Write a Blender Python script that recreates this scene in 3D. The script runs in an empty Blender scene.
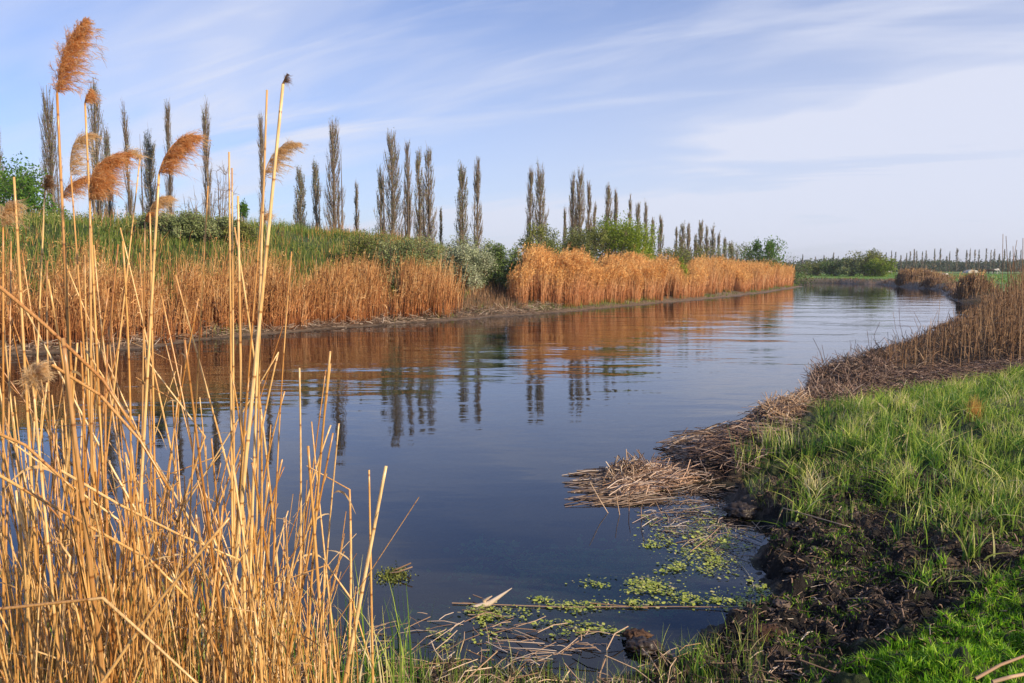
import bpy, math, random
import numpy as np
R_ = math.radians
rng = np.random.default_rng(7)
random.seed(7)
S = bpy.context.scene

# ------------------------------------------------------------------ camera, light, exposure
H = 1.9; F = 796.0; CX, CY = 512.0, 341.5
PITCH = math.atan((341.5 - 268.0) / F)
cam_d = bpy.data.cameras.new("camera"); cam = bpy.data.objects.new("camera", cam_d)
S.collection.objects.link(cam); S.camera = cam
cam.location = (0, 0, H); cam.rotation_euler = (math.pi / 2 - PITCH, 0, 0)
cam_d.sensor_width = 36; cam_d.lens = F / 1024 * 36; cam_d.clip_start = 0.05; cam_d.clip_end = 8000

SUN_AZ, SUN_EL = 128.0, 24.0
sd_ = bpy.data.lights.new("sun", 'SUN'); sun = bpy.data.objects.new("sun", sd_); S.collection.objects.link(sun)
sd_.energy = 5.0; sd_.angle = R_(0.53); sd_.color = (1.0, 0.81, 0.57)
sun.rotation_euler = (R_(90 - SUN_EL), 0, R_(180 - SUN_AZ))
S.view_settings.view_transform = 'Standard'; S.view_settings.look = 'None'
S.view_settings.exposure = 0.27; S.view_settings.gamma = 1.0
S.render.resolution_x = 1024; S.render.resolution_y = 683
try:
    S.cycles.max_bounces = 6; S.cycles.transparent_max_bounces = 12; S.cycles.use_denoising = True
    S.cycles.diffuse_bounces = 3; S.cycles.glossy_bounces = 3; S.cycles.caustics_reflective = False; S.cycles.caustics_refractive = False
except Exception: pass

W_ = bpy.data.worlds.new("World"); S.world = W_; W_.use_nodes = True
nt = W_.node_tree; N = nt.nodes; Lk = nt.links; N.clear()
def nn(t, **k):
    n = N.new(t)
    for a, b in k.items(): setattr(n, a, b)
    return n
out = nn('ShaderNodeOutputWorld'); bg = nn('ShaderNodeBackground'); bg.inputs[1].default_value = 0.118
sky = nn('ShaderNodeTexSky', sky_type='NISHITA', sun_disc=False, sun_elevation=R_(SUN_EL), sun_rotation=R_(SUN_AZ))
sky.air_density = 1.0; sky.dust_density = 0.4; sky.ozone_density = 3.0
tc = nn('ShaderNodeTexCoord'); sep = nn('ShaderNodeSeparateXYZ'); Lk.new(tc.outputs['Generated'], sep.inputs[0])
def mth(op, a, b=None, c=None, clamp=False):
    m = nn('ShaderNodeMath', operation=op); m.use_clamp = clamp
    for i, v in enumerate((a, b, c)):
        if v is None: continue
        if isinstance(v, (int, float)): m.inputs[i].default_value = v
        else: Lk.new(v, m.inputs[i])
    return m.outputs[0]
zz = mth('ADD', mth('MAXIMUM', sep.outputs[2], 0.0), 0.30)
cmb = nn('ShaderNodeCombineXYZ'); Lk.new(mth('DIVIDE', sep.outputs[0], zz), cmb.inputs[0]); Lk.new(mth('DIVIDE', sep.outputs[1], zz), cmb.inputs[1])
def cloud(rot, sc, nsc, lo, hi, det=6, dist=0.4, off=(0, 0, 0)):
    mp = nn('ShaderNodeMapping', vector_type='TEXTURE'); mp.inputs['Rotation'].default_value = (0, 0, R_(rot)); mp.inputs['Scale'].default_value = sc
    mp.inputs['Location'].default_value = off
    Lk.new(cmb.outputs[0], mp.inputs[0])
    no = nn('ShaderNodeTexNoise'); no.inputs['Scale'].default_value = nsc; no.inputs['Detail'].default_value = det
    no.inputs['Roughness'].default_value = 0.55; no.inputs['Distortion'].default_value = dist
    Lk.new(mp.outputs[0], no.inputs[0])
    mr = nn('ShaderNodeMapRange', interpolation_type='SMOOTHSTEP'); mr.inputs[1].default_value = lo; mr.inputs[2].default_value = hi
    Lk.new(no.outputs[0], mr.inputs[0]); return mr.outputs[0]
c1 = cloud(-26, (2.6, 0.62, 1), 1.0, 0.46, 0.66, 5, .5, off=(1.3, 0.4, 0))
c2 = cloud(-18, (2.2, 0.45, 1), 2.4, 0.42, 0.74, 8, 0.7, off=(4, 2, 0))
c3 = cloud(-20, (1.6, 1.0, 1), 0.6, 0.36, 0.66, 3, 0.2, off=(7.6, 1.2, 0))
xside = nn('ShaderNodeMapRange'); xside.inputs[1].default_value = -0.75; xside.inputs[2].default_value = 0.55; xside.inputs[3].default_value = 0.26; xside.inputs[4].default_value = 1.3
Lk.new(sep.outputs[0], xside.inputs[0])
low = nn('ShaderNodeMapRange', interpolation_type='SMOOTHSTEP'); low.inputs[1].default_value = 0.5; low.inputs[2].default_value = 0.0; low.inputs[3].default_value = 0.0; low.inputs[4].default_value = 1.0
Lk.new(sep.outputs[2], low.inputs[0])
wis = mth('MULTIPLY', mth('ADD', mth('MULTIPLY', c1, 0.7), mth('MULTIPLY', mth('MULTIPLY', c2, 0.9), mth('ADD', c3, 0.25))), xside.outputs[0])
veil = mth('MULTIPLY', mth('MULTIPLY', low.outputs[0], 0.78), xside.outputs[0])
fac = mth('ADD', wis, veil, clamp=True)
fac = mth('MULTIPLY', fac, 0.92)
tint = nn('ShaderNodeMix', data_type='RGBA', blend_type='MULTIPLY'); tint.inputs[0].default_value = 1.0
Lk.new(sky.outputs[0], tint.inputs[6]); tint.inputs[7].default_value = (0.73, 0.84, 1.17, 1)
mix = nn('ShaderNodeMix', data_type='RGBA'); Lk.new(fac, mix.inputs[0]); Lk.new(tint.outputs[2], mix.inputs[6])
mix.inputs[7].default_value = (5.5, 5.75, 6.75, 1)
Lk.new(mix.outputs[2], bg.inputs[0]); Lk.new(bg.outputs[0], out.inputs[0])

# ------------------------------------------------------------------ pixel <-> world helpers
cp, sp = math.cos(PITCH), math.sin(PITCH)
def ray(px, py):
    a = (px - CX) / F; b = -(py - CY) / F
    return np.array([a, cp + b * sp, -sp + b * cp])
def Wp(px, py, z=0.0):
    d = ray(px, py); t = (z - H) / d[2]; return np.array([d[0] * t, d[1] * t, z])
def AT(px, py, D):
    d = ray(px, py); t = D / d[1]; return np.array([d[0] * t, D, H + d[2] * t])
def proj(x, y, z):
    zz_ = z - H; dep = y * cp - zz_ * sp; up = y * sp + zz_ * cp
    dep = np.maximum(dep, 1e-3)
    return CX + F * x / dep, CY - F * up / dep

# ------------------------------------------------------------------ numpy noise
_perm = rng.random((256, 256)).astype(np.float64)
def vnoise(x, y):
    xi = np.floor(x).astype(int); yi = np.floor(y).astype(int); fx = x - xi; fy = y - yi
    fx = fx * fx * (3 - 2 * fx); fy = fy * fy * (3 - 2 * fy)
    g = lambda i, j: _perm[i & 255, j & 255]
    return (g(xi, yi) * (1 - fx) + g(xi + 1, yi) * fx) * (1 - fy) + (g(xi, yi + 1) * (1 - fx) + g(xi + 1, yi + 1) * fx) * fy
def fbm(x, y, o=4, r=0.5):
    s = 0; a = 1; t = 0
    for k in range(o):
        s = s + a * vnoise(x * 2 ** k + 17 * k, y * 2 ** k - 9 * k); t += a; a *= r
    return s / t
def ss(a, b, x):
    t = np.clip((x - a) / (b - a), 0, 1); return t * t * (3 - 2 * t)

# ------------------------------------------------------------------ shoreline
near_px = [(0, 648), (90, 655), (180, 652), (260, 658), (340, 655), (400, 650), (450, 656), (520, 664), (590, 668), (640, 662), (685, 654),
           (712, 640), (728, 622), (752, 612), (768, 608), (781, 597), (769, 585), (752, 576), (750, 562), (763, 545), (776, 529), (757, 520), (733, 512),
           (736, 500), (747, 487), (712, 484), (690, 480), (683, 470), (694, 458), (700, 449), (735, 436), (762, 420), (800, 399), (808, 384), (822, 371),
           (842, 358), (872, 346), (905, 334), (934, 324), (956, 317)]
inlet_px = [(1010, 306), (1010, 302.5), (958, 301.5), (946, 295), (941, 289.5), (899, 286.6), (880, 284.3), (858, 284.0), (835, 283.2), (812, 283)]
left_px = [(803, 286.3), (770, 292), (738, 296), (687, 301), (630, 306), (580, 310.5), (530, 315), (493, 317), (468, 319), (420, 322.5), (380, 325.5),
           (337, 328.5), (283, 333), (240, 337), (202, 340), (145, 348), (70, 352), (0, 355)]
poly = [(-70.0, -6.0), (-14.0, 3.0)]; flag = []
poly += [tuple(Wp(x + (11 if 725 < x < 790 and 500 < y < 650 else 6 if 700 < x < 760 and 478 < y <= 500 else 0), y + (26 if x < 600 and y > 640 else 14 if x < 700 and y > 640 else 5 if y > 600 else 9 if 795 < x < 945 and y < 405 else 4 if x > 945 else 0))[:2]) for x, y in near_px]
n_near = len(poly)
poly += [tuple(Wp(x, y)[:2]) for x, y in inlet_px]
poly += [(-30.0, 118.0), (-140.0, 140.0), (-140.0, 112.0), (-20.0, 98.0), (24.0, 92.0)]
n_far = len(poly)
poly += [tuple(Wp(x, y)[:2]) for x, y in left_px]
poly += [(-24.0, 15.5), (-70.0, 10.0)]
PL = np.array(poly); M_ = len(PL)
def shore(x, y):
    """signed distance to the water's edge (positive on land) and True where the nearest edge is the left bank"""
    x = np.asarray(x, float).ravel(); y = np.asarray(y, float).ravel()
    best = np.full(x.shape, 1e18); idx = np.zeros(x.shape, int); ins = np.zeros(x.shape, bool)
    for i in range(M_):
        ax, ay = PL[i]; bx, by = PL[(i + 1) % M_]
        dx, dy = bx - ax, by - ay; L2 = dx * dx + dy * dy + 1e-12
        t = np.clip(((x - ax) * dx + (y - ay) * dy) / L2, 0, 1)
        d = (x - ax - t * dx) ** 2 + (y - ay - t * dy) ** 2
        m = d < best; best[m] = d[m]; idx[m] = i
        if ay != by:
            c = ((ay > y) != (by > y)) & (x < dx * (y - ay) / (by - ay) + ax); ins ^= c
    d = np.sqrt(best); d[ins] *= -1
    return d, (idx >= n_far - 4)
def inpoly(px, py, pts):
    ins = np.zeros(np.shape(px), bool); n = len(pts)
    for i in range(n):
        ax, ay = pts[i]; bx, by = pts[(i + 1) % n]
        if ay == by: continue
        ins ^= ((ay > py) != (by > py)) & (px < (bx - ax) * (py - ay) / (by - ay) + ax)
    return ins
HEAPS = [(*Wp(835, 392, .1)[:2], 1.0, 0.6, 0.22), (*Wp(872, 376, .2)[:2], 1.2, 0.7, 0.16), (*Wp(783, 424, .1)[:2], 0.55, 0.4, 0.14),
         (*Wp(735, 452, .1)[:2], 0.6, 0.5, 0.07), (*Wp(925, 366, .2)[:2], 2.2, 1.0, 0.06)]
def ground(x, y, full=False):
    sh = np.shape(x); x = np.asarray(x, float).ravel(); y = np.asarray(y, float).ravel()
    d, left = shore(x, y)
    wob = (fbm(x * 2.2, y * 2.2, 3) - .5) * 0.22 * ss(0, 6, 14 - np.hypot(x, y)) + (fbm(x * .9, y * .9, 3) - .5) * 0.7 * ss(12, 20, np.hypot(x, y))
    d = d + wob
    far = ss(25, 45, np.hypot(x, y))
    # near and right bank
    lump = (fbm(x * 2.6, y * 2.6, 3) - .5) * 0.16 + np.abs(fbm(x * 7.5 + 9, y * 7.5, 4) - .5) * 0.20 + (fbm(x * 17, y * 17, 3) - .5) * 0.13
    lump *= ss(14, 8, np.hypot(x, y)) * (0.35 + 0.65 * ss(-0.15, .1, d)) * (1 - 0.55 * ss(2.0, 3.5, d))
    zr = 0.02 + (0.075 + 0.30 * far) * ss(0, .10 + .5 * far, d) + 0.16 * ss(.05, 1.4, d) + 0.2 * ss(1.4, 5, d) + lump
    zr += (fbm(x * .3, y * .3, 3) - .5) * 0.25 * ss(5, 20, d)
    for hx, hy, rx, ry, hh in HEAPS:
        q = np.exp(-(((x - hx) / rx) ** 2 + ((y - hy) / ry) ** 2) * 1.3); zr += hh * q * (0.7 + .6 * fbm(x * 5, y * 5, 3))
    # left bank with the long grassy mound behind it
    mx = 2.55 * ss(1.5, -5.5, x) + 0.55 * ss(-4, -11, x) - 0.25 * ss(-12, -20, x)
    zl = 0.03 + 0.16 * ss(.2, 1.3, d) + 0.35 * ss(1.0, 3.5, d) + mx * ss(2.2, 11.5, d) * (1 - 0.8 * ss(15, 27, d)) + (fbm(x * .8, y * .8, 3) - .5) * .3 * ss(.5, 4, d)
    zl += (fbm(x * 5, y * 5, 2) - .5) * 0.08 * ss(0, .5, d)
    z = np.where(left, zl, zr)
    zu = -0.62 * ss(0, 2.6, -d) - 0.05 * ss(0, .2, -d) + lump * 0.6 * ss(-.6, 0, d)
    zu = np.minimum(zu, 0.02 + 0 * zu) + 0.02
    z = np.where(d > 0, z, zu)
    if full: return z.reshape(sh), d.reshape(sh), left.reshape(sh)
    return z.reshape(sh)
def gz(x, y): return float(ground(np.array([x]), np.array([y]))[0])

# ------------------------------------------------------------------ object helpers
def tag(o, label=None, cat=None, group=None, kind=None):
    for k, v in (('label', label), ('category', cat), ('group', group), ('kind', kind)):
        if v: o[k] = v
    return o
def empty(name, loc):
    o = bpy.data.objects.new(name, None); S.collection.objects.link(o); o.location = loc; o.empty_display_size = .2; return o
def mesh(name, V, Q, mat, parent=None, rnd=None, tt=None, smooth=False, origin=None, extra=None):
    V = np.ascontiguousarray(V, dtype=np.float32).reshape(-1, 3); Q = np.ascontiguousarray(Q, dtype=np.int32)
    if origin is not None: V = V - np.asarray(origin, dtype=np.float32)
    k = Q.shape[1]
    me = bpy.data.meshes.new(name); me.vertices.add(len(V)); me.vertices.foreach_set('co', V.ravel())
    me.loops.add(Q.size); me.loops.foreach_set('vertex_index', Q.ravel())
    me.polygons.add(len(Q)); me.polygons.foreach_set('loop_start', np.arange(0, Q.size, k, dtype=np.int32))
    try: me.polygons.foreach_set('loop_total', np.full(len(Q), k, dtype=np.int32))
    except Exception: pass
    if smooth: me.polygons.foreach_set('use_smooth', np.ones(len(Q), dtype=bool))
    me.update(calc_edges=True)
    at = dict(extra or {})
    if rnd is not None: at['rnd'] = rnd
    if tt is not None: at['tt'] = tt
    for nme, arr in at.items():
        a = me.attributes.new(nme, 'FLOAT', 'POINT'); a.data.foreach_set('value', np.ascontiguousarray(arr, dtype=np.float32).ravel())
    me.materials.append(mat)
    o = bpy.data.objects.new(name, me); S.collection.objects.link(o)
    if parent is not None: o.parent = parent
    elif origin is not None: o.location = tuple(float(q) for q in origin)
    return o
class Acc:
    """collects pieces that become ONE mesh"""
    def __init__(s): s.V = []; s.Q = []; s.r = []; s.t = []; s.n = 0
    def add(s, vqrt):
        V, Q, r, t = vqrt; s.V.append(V); s.Q.append(Q + s.n); s.r.append(r); s.t.append(t); s.n += len(V); return s
    def build(s, name, mat, parent=None, smooth=False, origin=None):
        return mesh(name, np.concatenate(s.V), np.concatenate(s.Q), mat, parent, np.concatenate(s.r), np.concatenate(s.t), smooth, origin)
def norm(v): return v / (np.linalg.norm(v, axis=-1, keepdims=True) + 1e-12)
def tubes(P, Rr, sides=4, rnd=None, cap=False):
    P = np.asarray(P, float)
    if P.ndim == 2: P = P[None]
    Rr = np.broadcast_to(np.asarray(Rr, float), P.shape[:2]).copy()
    if cap:
        P = np.concatenate([P, P[:, -1:]], 1); Rr = np.concatenate([Rr, Rr[:, -1:] * 0.02], 1)
    n, K, _ = P.shape
    T = norm(P[:, -1] - P[:, 0]); ref = np.where(np.abs(T[:, 2:3]) > .8, np.array([[1., 0.13, 0]]), np.array([[0.1, 0, 1.]]))
    u = norm(np.cross(T, ref)); v = np.cross(T, u)
    a = np.arange(sides) * 2 * math.pi / sides
    ring = np.cos(a)[None, :, None] * u[:, None] + np.sin(a)[None, :, None] * v[:, None]
    V = P[:, :, None, :] + Rr[:, :, None, None] * ring[:, None]
    idx = np.arange(n * K * sides).reshape(n, K, sides); nx = np.roll(idx, -1, axis=2)
    Q = np.stack([idx[:, :-1], nx[:, :-1], nx[:, 1:], idx[:, 1:]], -1).reshape(-1, 4)
    if rnd is None: rnd = rng.random(n)
    L = np.concatenate([np.zeros((n, 1)), np.cumsum(np.linalg.norm(np.diff(P, axis=1), axis=-1), 1)], 1)
    r = np.broadcast_to(np.asarray(rnd)[:, None, None], (n, K, sides)).ravel(); t = np.broadcast_to(L[:, :, None], (n, K, sides)).ravel()
    return V.reshape(-1, 3), Q, r, t
def ribbons(P, Wd, rnd=None, side=None, tnorm=True):
    P = np.asarray(P, float); n, K, _ = P.shape
    if side is None:
        a = rng.random(n) * 2 * math.pi; side = np.stack([np.cos(a), np.sin(a), 0.25 * rng.standard_normal(n)], -1)
    T = norm(P[:, -1] - P[:, 0]); side = norm(side - (side * T).sum(-1, keepdims=True) * T)
    Wd = np.broadcast_to(np.asarray(Wd, float), (n, K))
    V = np.stack([P - side[:, None] * Wd[..., None] * .5, P + side[:, None] * Wd[..., None] * .5], 2)
    idx = np.arange(n * K * 2).reshape(n, K, 2)
    Q = np.stack([idx[:, :-1, 0], idx[:, :-1, 1], idx[:, 1:, 1], idx[:, 1:, 0]], -1).reshape(-1, 4)
    if rnd is None: rnd = rng.random(n)
    r = np.broadcast_to(np.asarray(rnd)[:, None, None], (n, K, 2)).ravel()
    t = np.broadcast_to((np.arange(K) / (K - 1))[None, :, None], (n, K, 2)).ravel()
    return V.reshape(-1, 3), Q, r, t
def leaves(C, size, rnd=None, up=0.0, asp=0.45):
    n = len(C); d = norm(rng.standard_normal((n, 3)) + np.array([0, 0, up])); w = norm(np.cross(d, rng.standard_normal((n, 3))))
    size = np.broadcast_to(np.asarray(size, float), (n,))[:, None]
    V = np.stack([C - d * size * .5, C + w * size * asp * .5, C + d * size * .5, C - w * size * asp * .5], 1)
    Q = np.arange(n * 4).reshape(n, 4)
    if rnd is None: rnd = rng.random(n)
    r = np.repeat(rnd, 4); return V.reshape(-1, 3), Q, r, np.zeros(n * 4)

# ------------------------------------------------------------------ materials
def newmat(name):
    m = bpy.data.materials.new(name); m.use_nodes = True; t = m.node_tree; t.nodes.clear(); return m, t
def setramp(cr, stops):
    e = cr.elements
    while len(e) > 1: e.remove(e[-1])
    e[0].position = stops[0][0]; e[0].color = (*stops[0][1], 1)
    for p, c in stops[1:]:
        q = e.new(p); q.color = (*c, 1)
def vary(name, stops, rough=0.6, transl=0.0, spec=0.3, objrnd=False, nodes=None, noise=None, tcol=None):
    """colour picked by the strand's own random number, plus a slow noise in place"""
    m, t = newmat(name); Nn = t.nodes; L = t.links
    o = Nn.new('ShaderNodeOutputMaterial'); b = Nn.new('ShaderNodeBsdfPrincipled'); b.inputs['Roughness'].default_value = rough
    b.inputs['Specular IOR Level'].default_value = spec
    a = Nn.new('ShaderNodeAttribute'); a.attribute_name = 'rnd'; f = a.outputs['Fac']
    def M(op, x, y, z=None):
        k = Nn.new('ShaderNodeMath'); k.operation = op
        for i, v in enumerate((x, y, z)):
            if v is None: continue
            if isinstance(v, (int, float)): k.inputs[i].default_value = v
            else: L.new(v, k.inputs[i])
        return k.outputs[0]
    if objrnd:
        oi = Nn.new('ShaderNodeObjectInfo'); f = M('FRACT', M('ADD', f, oi.outputs['Random']), 0)
    if noise:
        g = Nn.new('ShaderNodeNewGeometry'); nz = Nn.new('ShaderNodeTexNoise'); nz.inputs['Scale'].default_value = noise[0]; nz.inputs['Detail'].default_value = 3
        L.new(g.outputs['Position'], nz.inputs[0])
        f = M('ADD', f, M('MULTIPLY', M('SUBTRACT', nz.outputs[0], 0.5), noise[1]))
    cr = Nn.new('ShaderNodeValToRGB'); setramp(cr.color_ramp, stops); L.new(f, cr.inputs[0]); col = cr.outputs[0]
    if nodes:   # joints and sheaths along a reed stem
        ta = Nn.new('ShaderNodeAttribute'); ta.attribute_name = 'tt'; u = M('ADD', M('MULTIPLY', ta.outputs['Fac'], 1 / nodes), M('MULTIPLY', f, 7.3))
        fr = M('FRACT', u, 0); fl = M('FLOOR', u, 0)
        wn = Nn.new('ShaderNodeTexWhiteNoise'); wn.noise_dimensions = '1D'; L.new(M('ADD', fl, f), wn.inputs['W'])
        mx = Nn.new('ShaderNodeMix'); mx.data_type = 'RGBA'; mx.blend_type = 'MULTIPLY'; mx.inputs[0].default_value = 1
        c2 = Nn.new('ShaderNodeValToRGB'); setramp(c2.color_ramp, [(0, (.72, .6, .48)), (.25, (.92, .84, .74)), (.6, (1, 1, 1)), (1, (1.0, .98, 1.05))]); L.new(wn.outputs[0], c2.inputs[0])
        L.new(col, mx.inputs[6]); L.new(c2.outputs[0], mx.inputs[7])
        c3 = Nn.new('ShaderNodeValToRGB'); setramp(c3.color_ramp, [(0, (.42, .30, .2)), (.018, (.5, .38, .28)), (.035, (1, 1, 1)), (.975, (1, 1, 1)), (1, (.75, .62, .5))]); L.new(fr, c3.inputs[0])
        m2 = Nn.new('ShaderNodeMix'); m2.data_type = 'RGBA'; m2.blend_type = 'MULTIPLY'; m2.inputs[0].default_value = 1
        L.new(mx.outputs[2], m2.inputs[6]); L.new(c3.outputs[0], m2.inputs[7]); col = m2.outputs[2]
        g = Nn.new('ShaderNodeNewGeometry'); mp = Nn.new('ShaderNodeMapping'); mp.inputs['Scale'].default_value = (260, 260, 14); L.new(g.outputs['Position'], mp.inputs[0])
        nz = Nn.new('ShaderNodeTexNoise'); nz.inputs['Scale'].default_value = 1; L.new(mp.outputs[0], nz.inputs[0])
        m3 = Nn.new('ShaderNodeMix'); m3.data_type = 'RGBA'; m3.blend_type = 'MULTIPLY'; m3.inputs[0].default_value = 1
        c4 = Nn.new('ShaderNodeValToRGB'); setramp(c4.color_ramp, [(.3, (.68, .6, .52)), (.6, (1, 1, 1))]); L.new(nz.outputs[0], c4.inputs[0])
        L.new(col, m3.inputs[6]); L.new(c4.outputs[0], m3.inputs[7]); col = m3.outputs[2]
    if tcol:    # leaf or stem colour turns along its length
        ta = Nn.new('ShaderNodeAttribute'); ta.attribute_name = 'tt'
        c5 = Nn.new('ShaderNodeValToRGB'); setramp(c5.color_ramp, tcol); L.new(ta.outputs['Fac'], c5.inputs[0])
        m5 = Nn.new('ShaderNodeMix'); m5.data_type = 'RGBA'; m5.blend_type = 'MULTIPLY'; m5.inputs[0].default_value = 1
        L.new(col, m5.inputs[6]); L.new(c5.outputs[0], m5.inputs[7]); col = m5.outputs[2]
    L.new(col, b.inputs['Base Color'])
    if transl > 0:
        tr = Nn.new('ShaderNodeBsdfTranslucent'); L.new(col, tr.inputs[0]); ms = Nn.new('ShaderNodeMixShader'); ms.inputs[0].default_value = transl
        L.new(b.outputs[0], ms.inputs[1]); L.new(tr.outputs[0], ms.inputs[2]); L.new(ms.outputs[0], o.inputs[0])
    else: L.new(b.outputs[0], o.inputs[0])
    return m
MT = {}
MT['stem'] = vary('reed_stem', [(0, (.46, .22, .065)), (.25, (.68, .39, .125)), (.55, (.80, .50, .18)), (.82, (.88, .64, .30)), (1, (.50, .28, .10))], .3, spec=.6, objrnd=True, nodes=.19)
MT['dryleaf'] = vary('dry_reed_leaf', [(0, (.45, .27, .11)), (.5, (.62, .42, .19)), (1, (.72, .55, .3))], .6, .25)
MT['plume'] = vary('reed_plume', [(0, (.58, .28, .10)), (.4, (.82, .46, .19)), (.75, (.92, .60, .29)), (1, (.96, .74, .44))], .8, .55, .1)
MT['paleplume'] = vary('pale_reed_plume', [(0, (.66, .44, .22)), (.5, (.86, .63, .35)), (1, (.94, .79, .53))], .8, .55, .1)
MT['darkplume'] = vary('dark_reed_plume', [(0, (.16, .09, .05)), (1, (.34, .2, .11))], .8, .3, .1)
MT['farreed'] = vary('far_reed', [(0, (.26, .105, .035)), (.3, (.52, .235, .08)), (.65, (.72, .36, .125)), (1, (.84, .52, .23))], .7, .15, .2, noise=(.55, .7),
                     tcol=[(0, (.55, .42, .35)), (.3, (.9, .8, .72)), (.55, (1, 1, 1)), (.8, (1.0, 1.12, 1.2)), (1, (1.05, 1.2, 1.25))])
MT['farplume'] = vary('far_plume', [(0, (.60, .30, .09)), (.5, (.86, .48, .17)), (1, (.95, .66, .28))], .8, .3, .1, noise=(.5, .4))
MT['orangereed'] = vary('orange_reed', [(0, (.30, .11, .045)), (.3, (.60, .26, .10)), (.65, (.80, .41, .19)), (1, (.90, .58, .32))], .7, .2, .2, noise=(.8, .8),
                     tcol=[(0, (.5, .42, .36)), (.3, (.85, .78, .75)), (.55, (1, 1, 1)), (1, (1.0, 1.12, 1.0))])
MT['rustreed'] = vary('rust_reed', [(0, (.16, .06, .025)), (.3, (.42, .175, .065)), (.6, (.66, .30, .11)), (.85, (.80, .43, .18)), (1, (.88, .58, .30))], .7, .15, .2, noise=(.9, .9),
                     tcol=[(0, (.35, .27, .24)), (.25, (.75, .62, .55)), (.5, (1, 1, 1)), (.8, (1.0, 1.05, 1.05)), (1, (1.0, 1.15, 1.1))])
MT['brownreed'] = vary('brown_reed', [(0, (.10, .055, .032)), (.35, (.22, .125, .07)), (.7, (.33, .20, .11)), (1, (.48, .33, .20))], .75, .15, .2, noise=(.7, .6))
MT['straw'] = vary('dead_straw', [(0, (.06, .04, .03)), (.3, (.17, .11, .075)), (.6, (.34, .235, .16)), (.85, (.5, .38, .28)), (1, (.62, .53, .44))], .65, .0, .3, noise=(1.5, .5))
MT['heapstraw'] = vary('heap_straw', [(0, (.03, .02, .017)), (.35, (.12, .075, .055)), (.65, (.30, .19, .14)), (.9, (.42, .30, .23)), (1, (.58, .47, .39))], .65, .0, .3)
MT['matstraw'] = vary('mat_straw', [(0, (.10, .06, .04)), (.35, (.34, .20, .12)), (.7, (.58, .38, .25)), (1, (.74, .60, .47))], .6, .0, .3)
MT['palestraw'] = vary('pale_straw', [(0, (.25, .15, .09)), (.4, (.46, .30, .18)), (.8, (.60, .44, .30)), (1, (.72, .60, .47))], .6, .0, .3)
MT['darkstraw'] = vary('dark_straw', [(0, (.02, .015, .012)), (.6, (.08, .055, .042)), (1, (.26, .18, .13))], .6, .0, .3)
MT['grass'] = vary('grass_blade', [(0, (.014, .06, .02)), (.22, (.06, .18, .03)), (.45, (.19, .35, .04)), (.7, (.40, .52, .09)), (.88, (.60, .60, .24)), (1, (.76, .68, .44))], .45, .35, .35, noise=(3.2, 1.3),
                   tcol=[(0, (.55, .6, .6)), (.4, (1, 1, 1)), (1, (1.3, 1.15, .9))])  # blade tips brightened yellow: sunlit look put into the colour
MT['bright'] = vary('short_grass', [(0, (.05, .18, .01)), (.4, (.16, .40, .015)), (.8, (.36, .62, .03)), (1, (.55, .70, .10))], .45, .35, .35, noise=(2, .4))
MT['moundgrass'] = vary('mound_grass', [(0, (.05, .10, .018)), (.4, (.12, .20, .03)), (.75, (.23, .29, .055)), (1, (.44, .38, .15))], .6, .3, .2, noise=(.35, .7))
MT['fieldgrass'] = vary('field_grass', [(0, (.07, .17, .02)), (.6, (.14, .29, .03)), (1, (.25, .34, .07))], .6, .3, .2, noise=(.08, .6))
MT['bark'] = vary('grey_brown_bark', [(0, (.09, .07, .055)), (.5, (.17, .135, .105)), (1, (.27, .22, .175))], .85, 0, .1, noise=(3, .5))
MT['twig'] = vary('poplar_twig', [(0, (.11, .08, .06)), (.5, (.21, .16, .12)), (1, (.33, .26, .20))], .8, 0, .1)
MT['popleaf'] = vary('poplar_leaf', [(0, (.11, .14, .04)), (.5, (.20, .25, .07)), (1, (.32, .37, .13))], .6, .3, .2)
MT['poplight'] = vary('grey_green_leaf', [(0, (.12, .16, .08)), (.5, (.20, .25, .14)), (1, (.32, .36, .24))], .6, .3, .2)
MT['leafgreen'] = vary('green_leaf', [(0, (.03, .085, .012)), (.5, (.08, .19, .02)), (1, (.17, .30, .04))], .55, .35, .2)
MT['leafbright'] = vary('bright_leaf', [(0, (.10, .17, .01)), (.5, (.22, .31, .02)), (1, (.36, .44, .05))], .55, .35, .2)
MT['leafbright2'] = vary('mound_leaf', [(0, (.05, .10, .02)), (.45, (.13, .20, .04)), (.8, (.24, .30, .08)), (1, (.40, .42, .2))], .6, .3, .2, noise=(.4, .8))
MT['leafdark'] = vary('dark_leaf', [(0, (.045, .08, .02)), (.5, (.11, .18, .045)), (1, (.22, .31, .09))], .6, .25, .2)
MT['leafolive'] = vary('olive_leaf', [(0, (.08, .10, .025)), (.5, (.17, .20, .045)), (1, (.28, .30, .08))], .6, .25, .2)
MT['leafsilver'] = vary('silver_leaf', [(0, (.18, .22, .12)), (.5, (.36, .41, .24)), (1, (.58, .62, .44))], .6, .25, .2)
MT['leafsage'] = vary('sage_leaf', [(0, (.10, .14, .05)), (.5, (.21, .26, .10)), (1, (.36, .41, .20))], .6, .25, .2)
MT['fartree'] = vary('far_foliage', [(0, (.045, .07, .04)), (.5, (.08, .11, .06)), (1, (.14, .17, .09))], .7, .2, .1, noise=(.05, .8))
MT['algae'] = vary('pond_weed', [(0, (.18, .27, .03)), (.4, (.40, .48, .07)), (.75, (.62, .66, .16)), (1, (.5, .42, .24))], .5, .2, .4)
MT['subalgae'] = vary('submerged_weed', [(0, (.03, .24, .12)), (.5, (.10, .46, .16)), (1, (.34, .60, .10))], .6, .2, .2)
MT['scum'] = vary('weed_scrap', [(0, (.10, .09, .05)), (.5, (.28, .26, .14)), (1, (.48, .44, .3))], .6, 0, .3)
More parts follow.
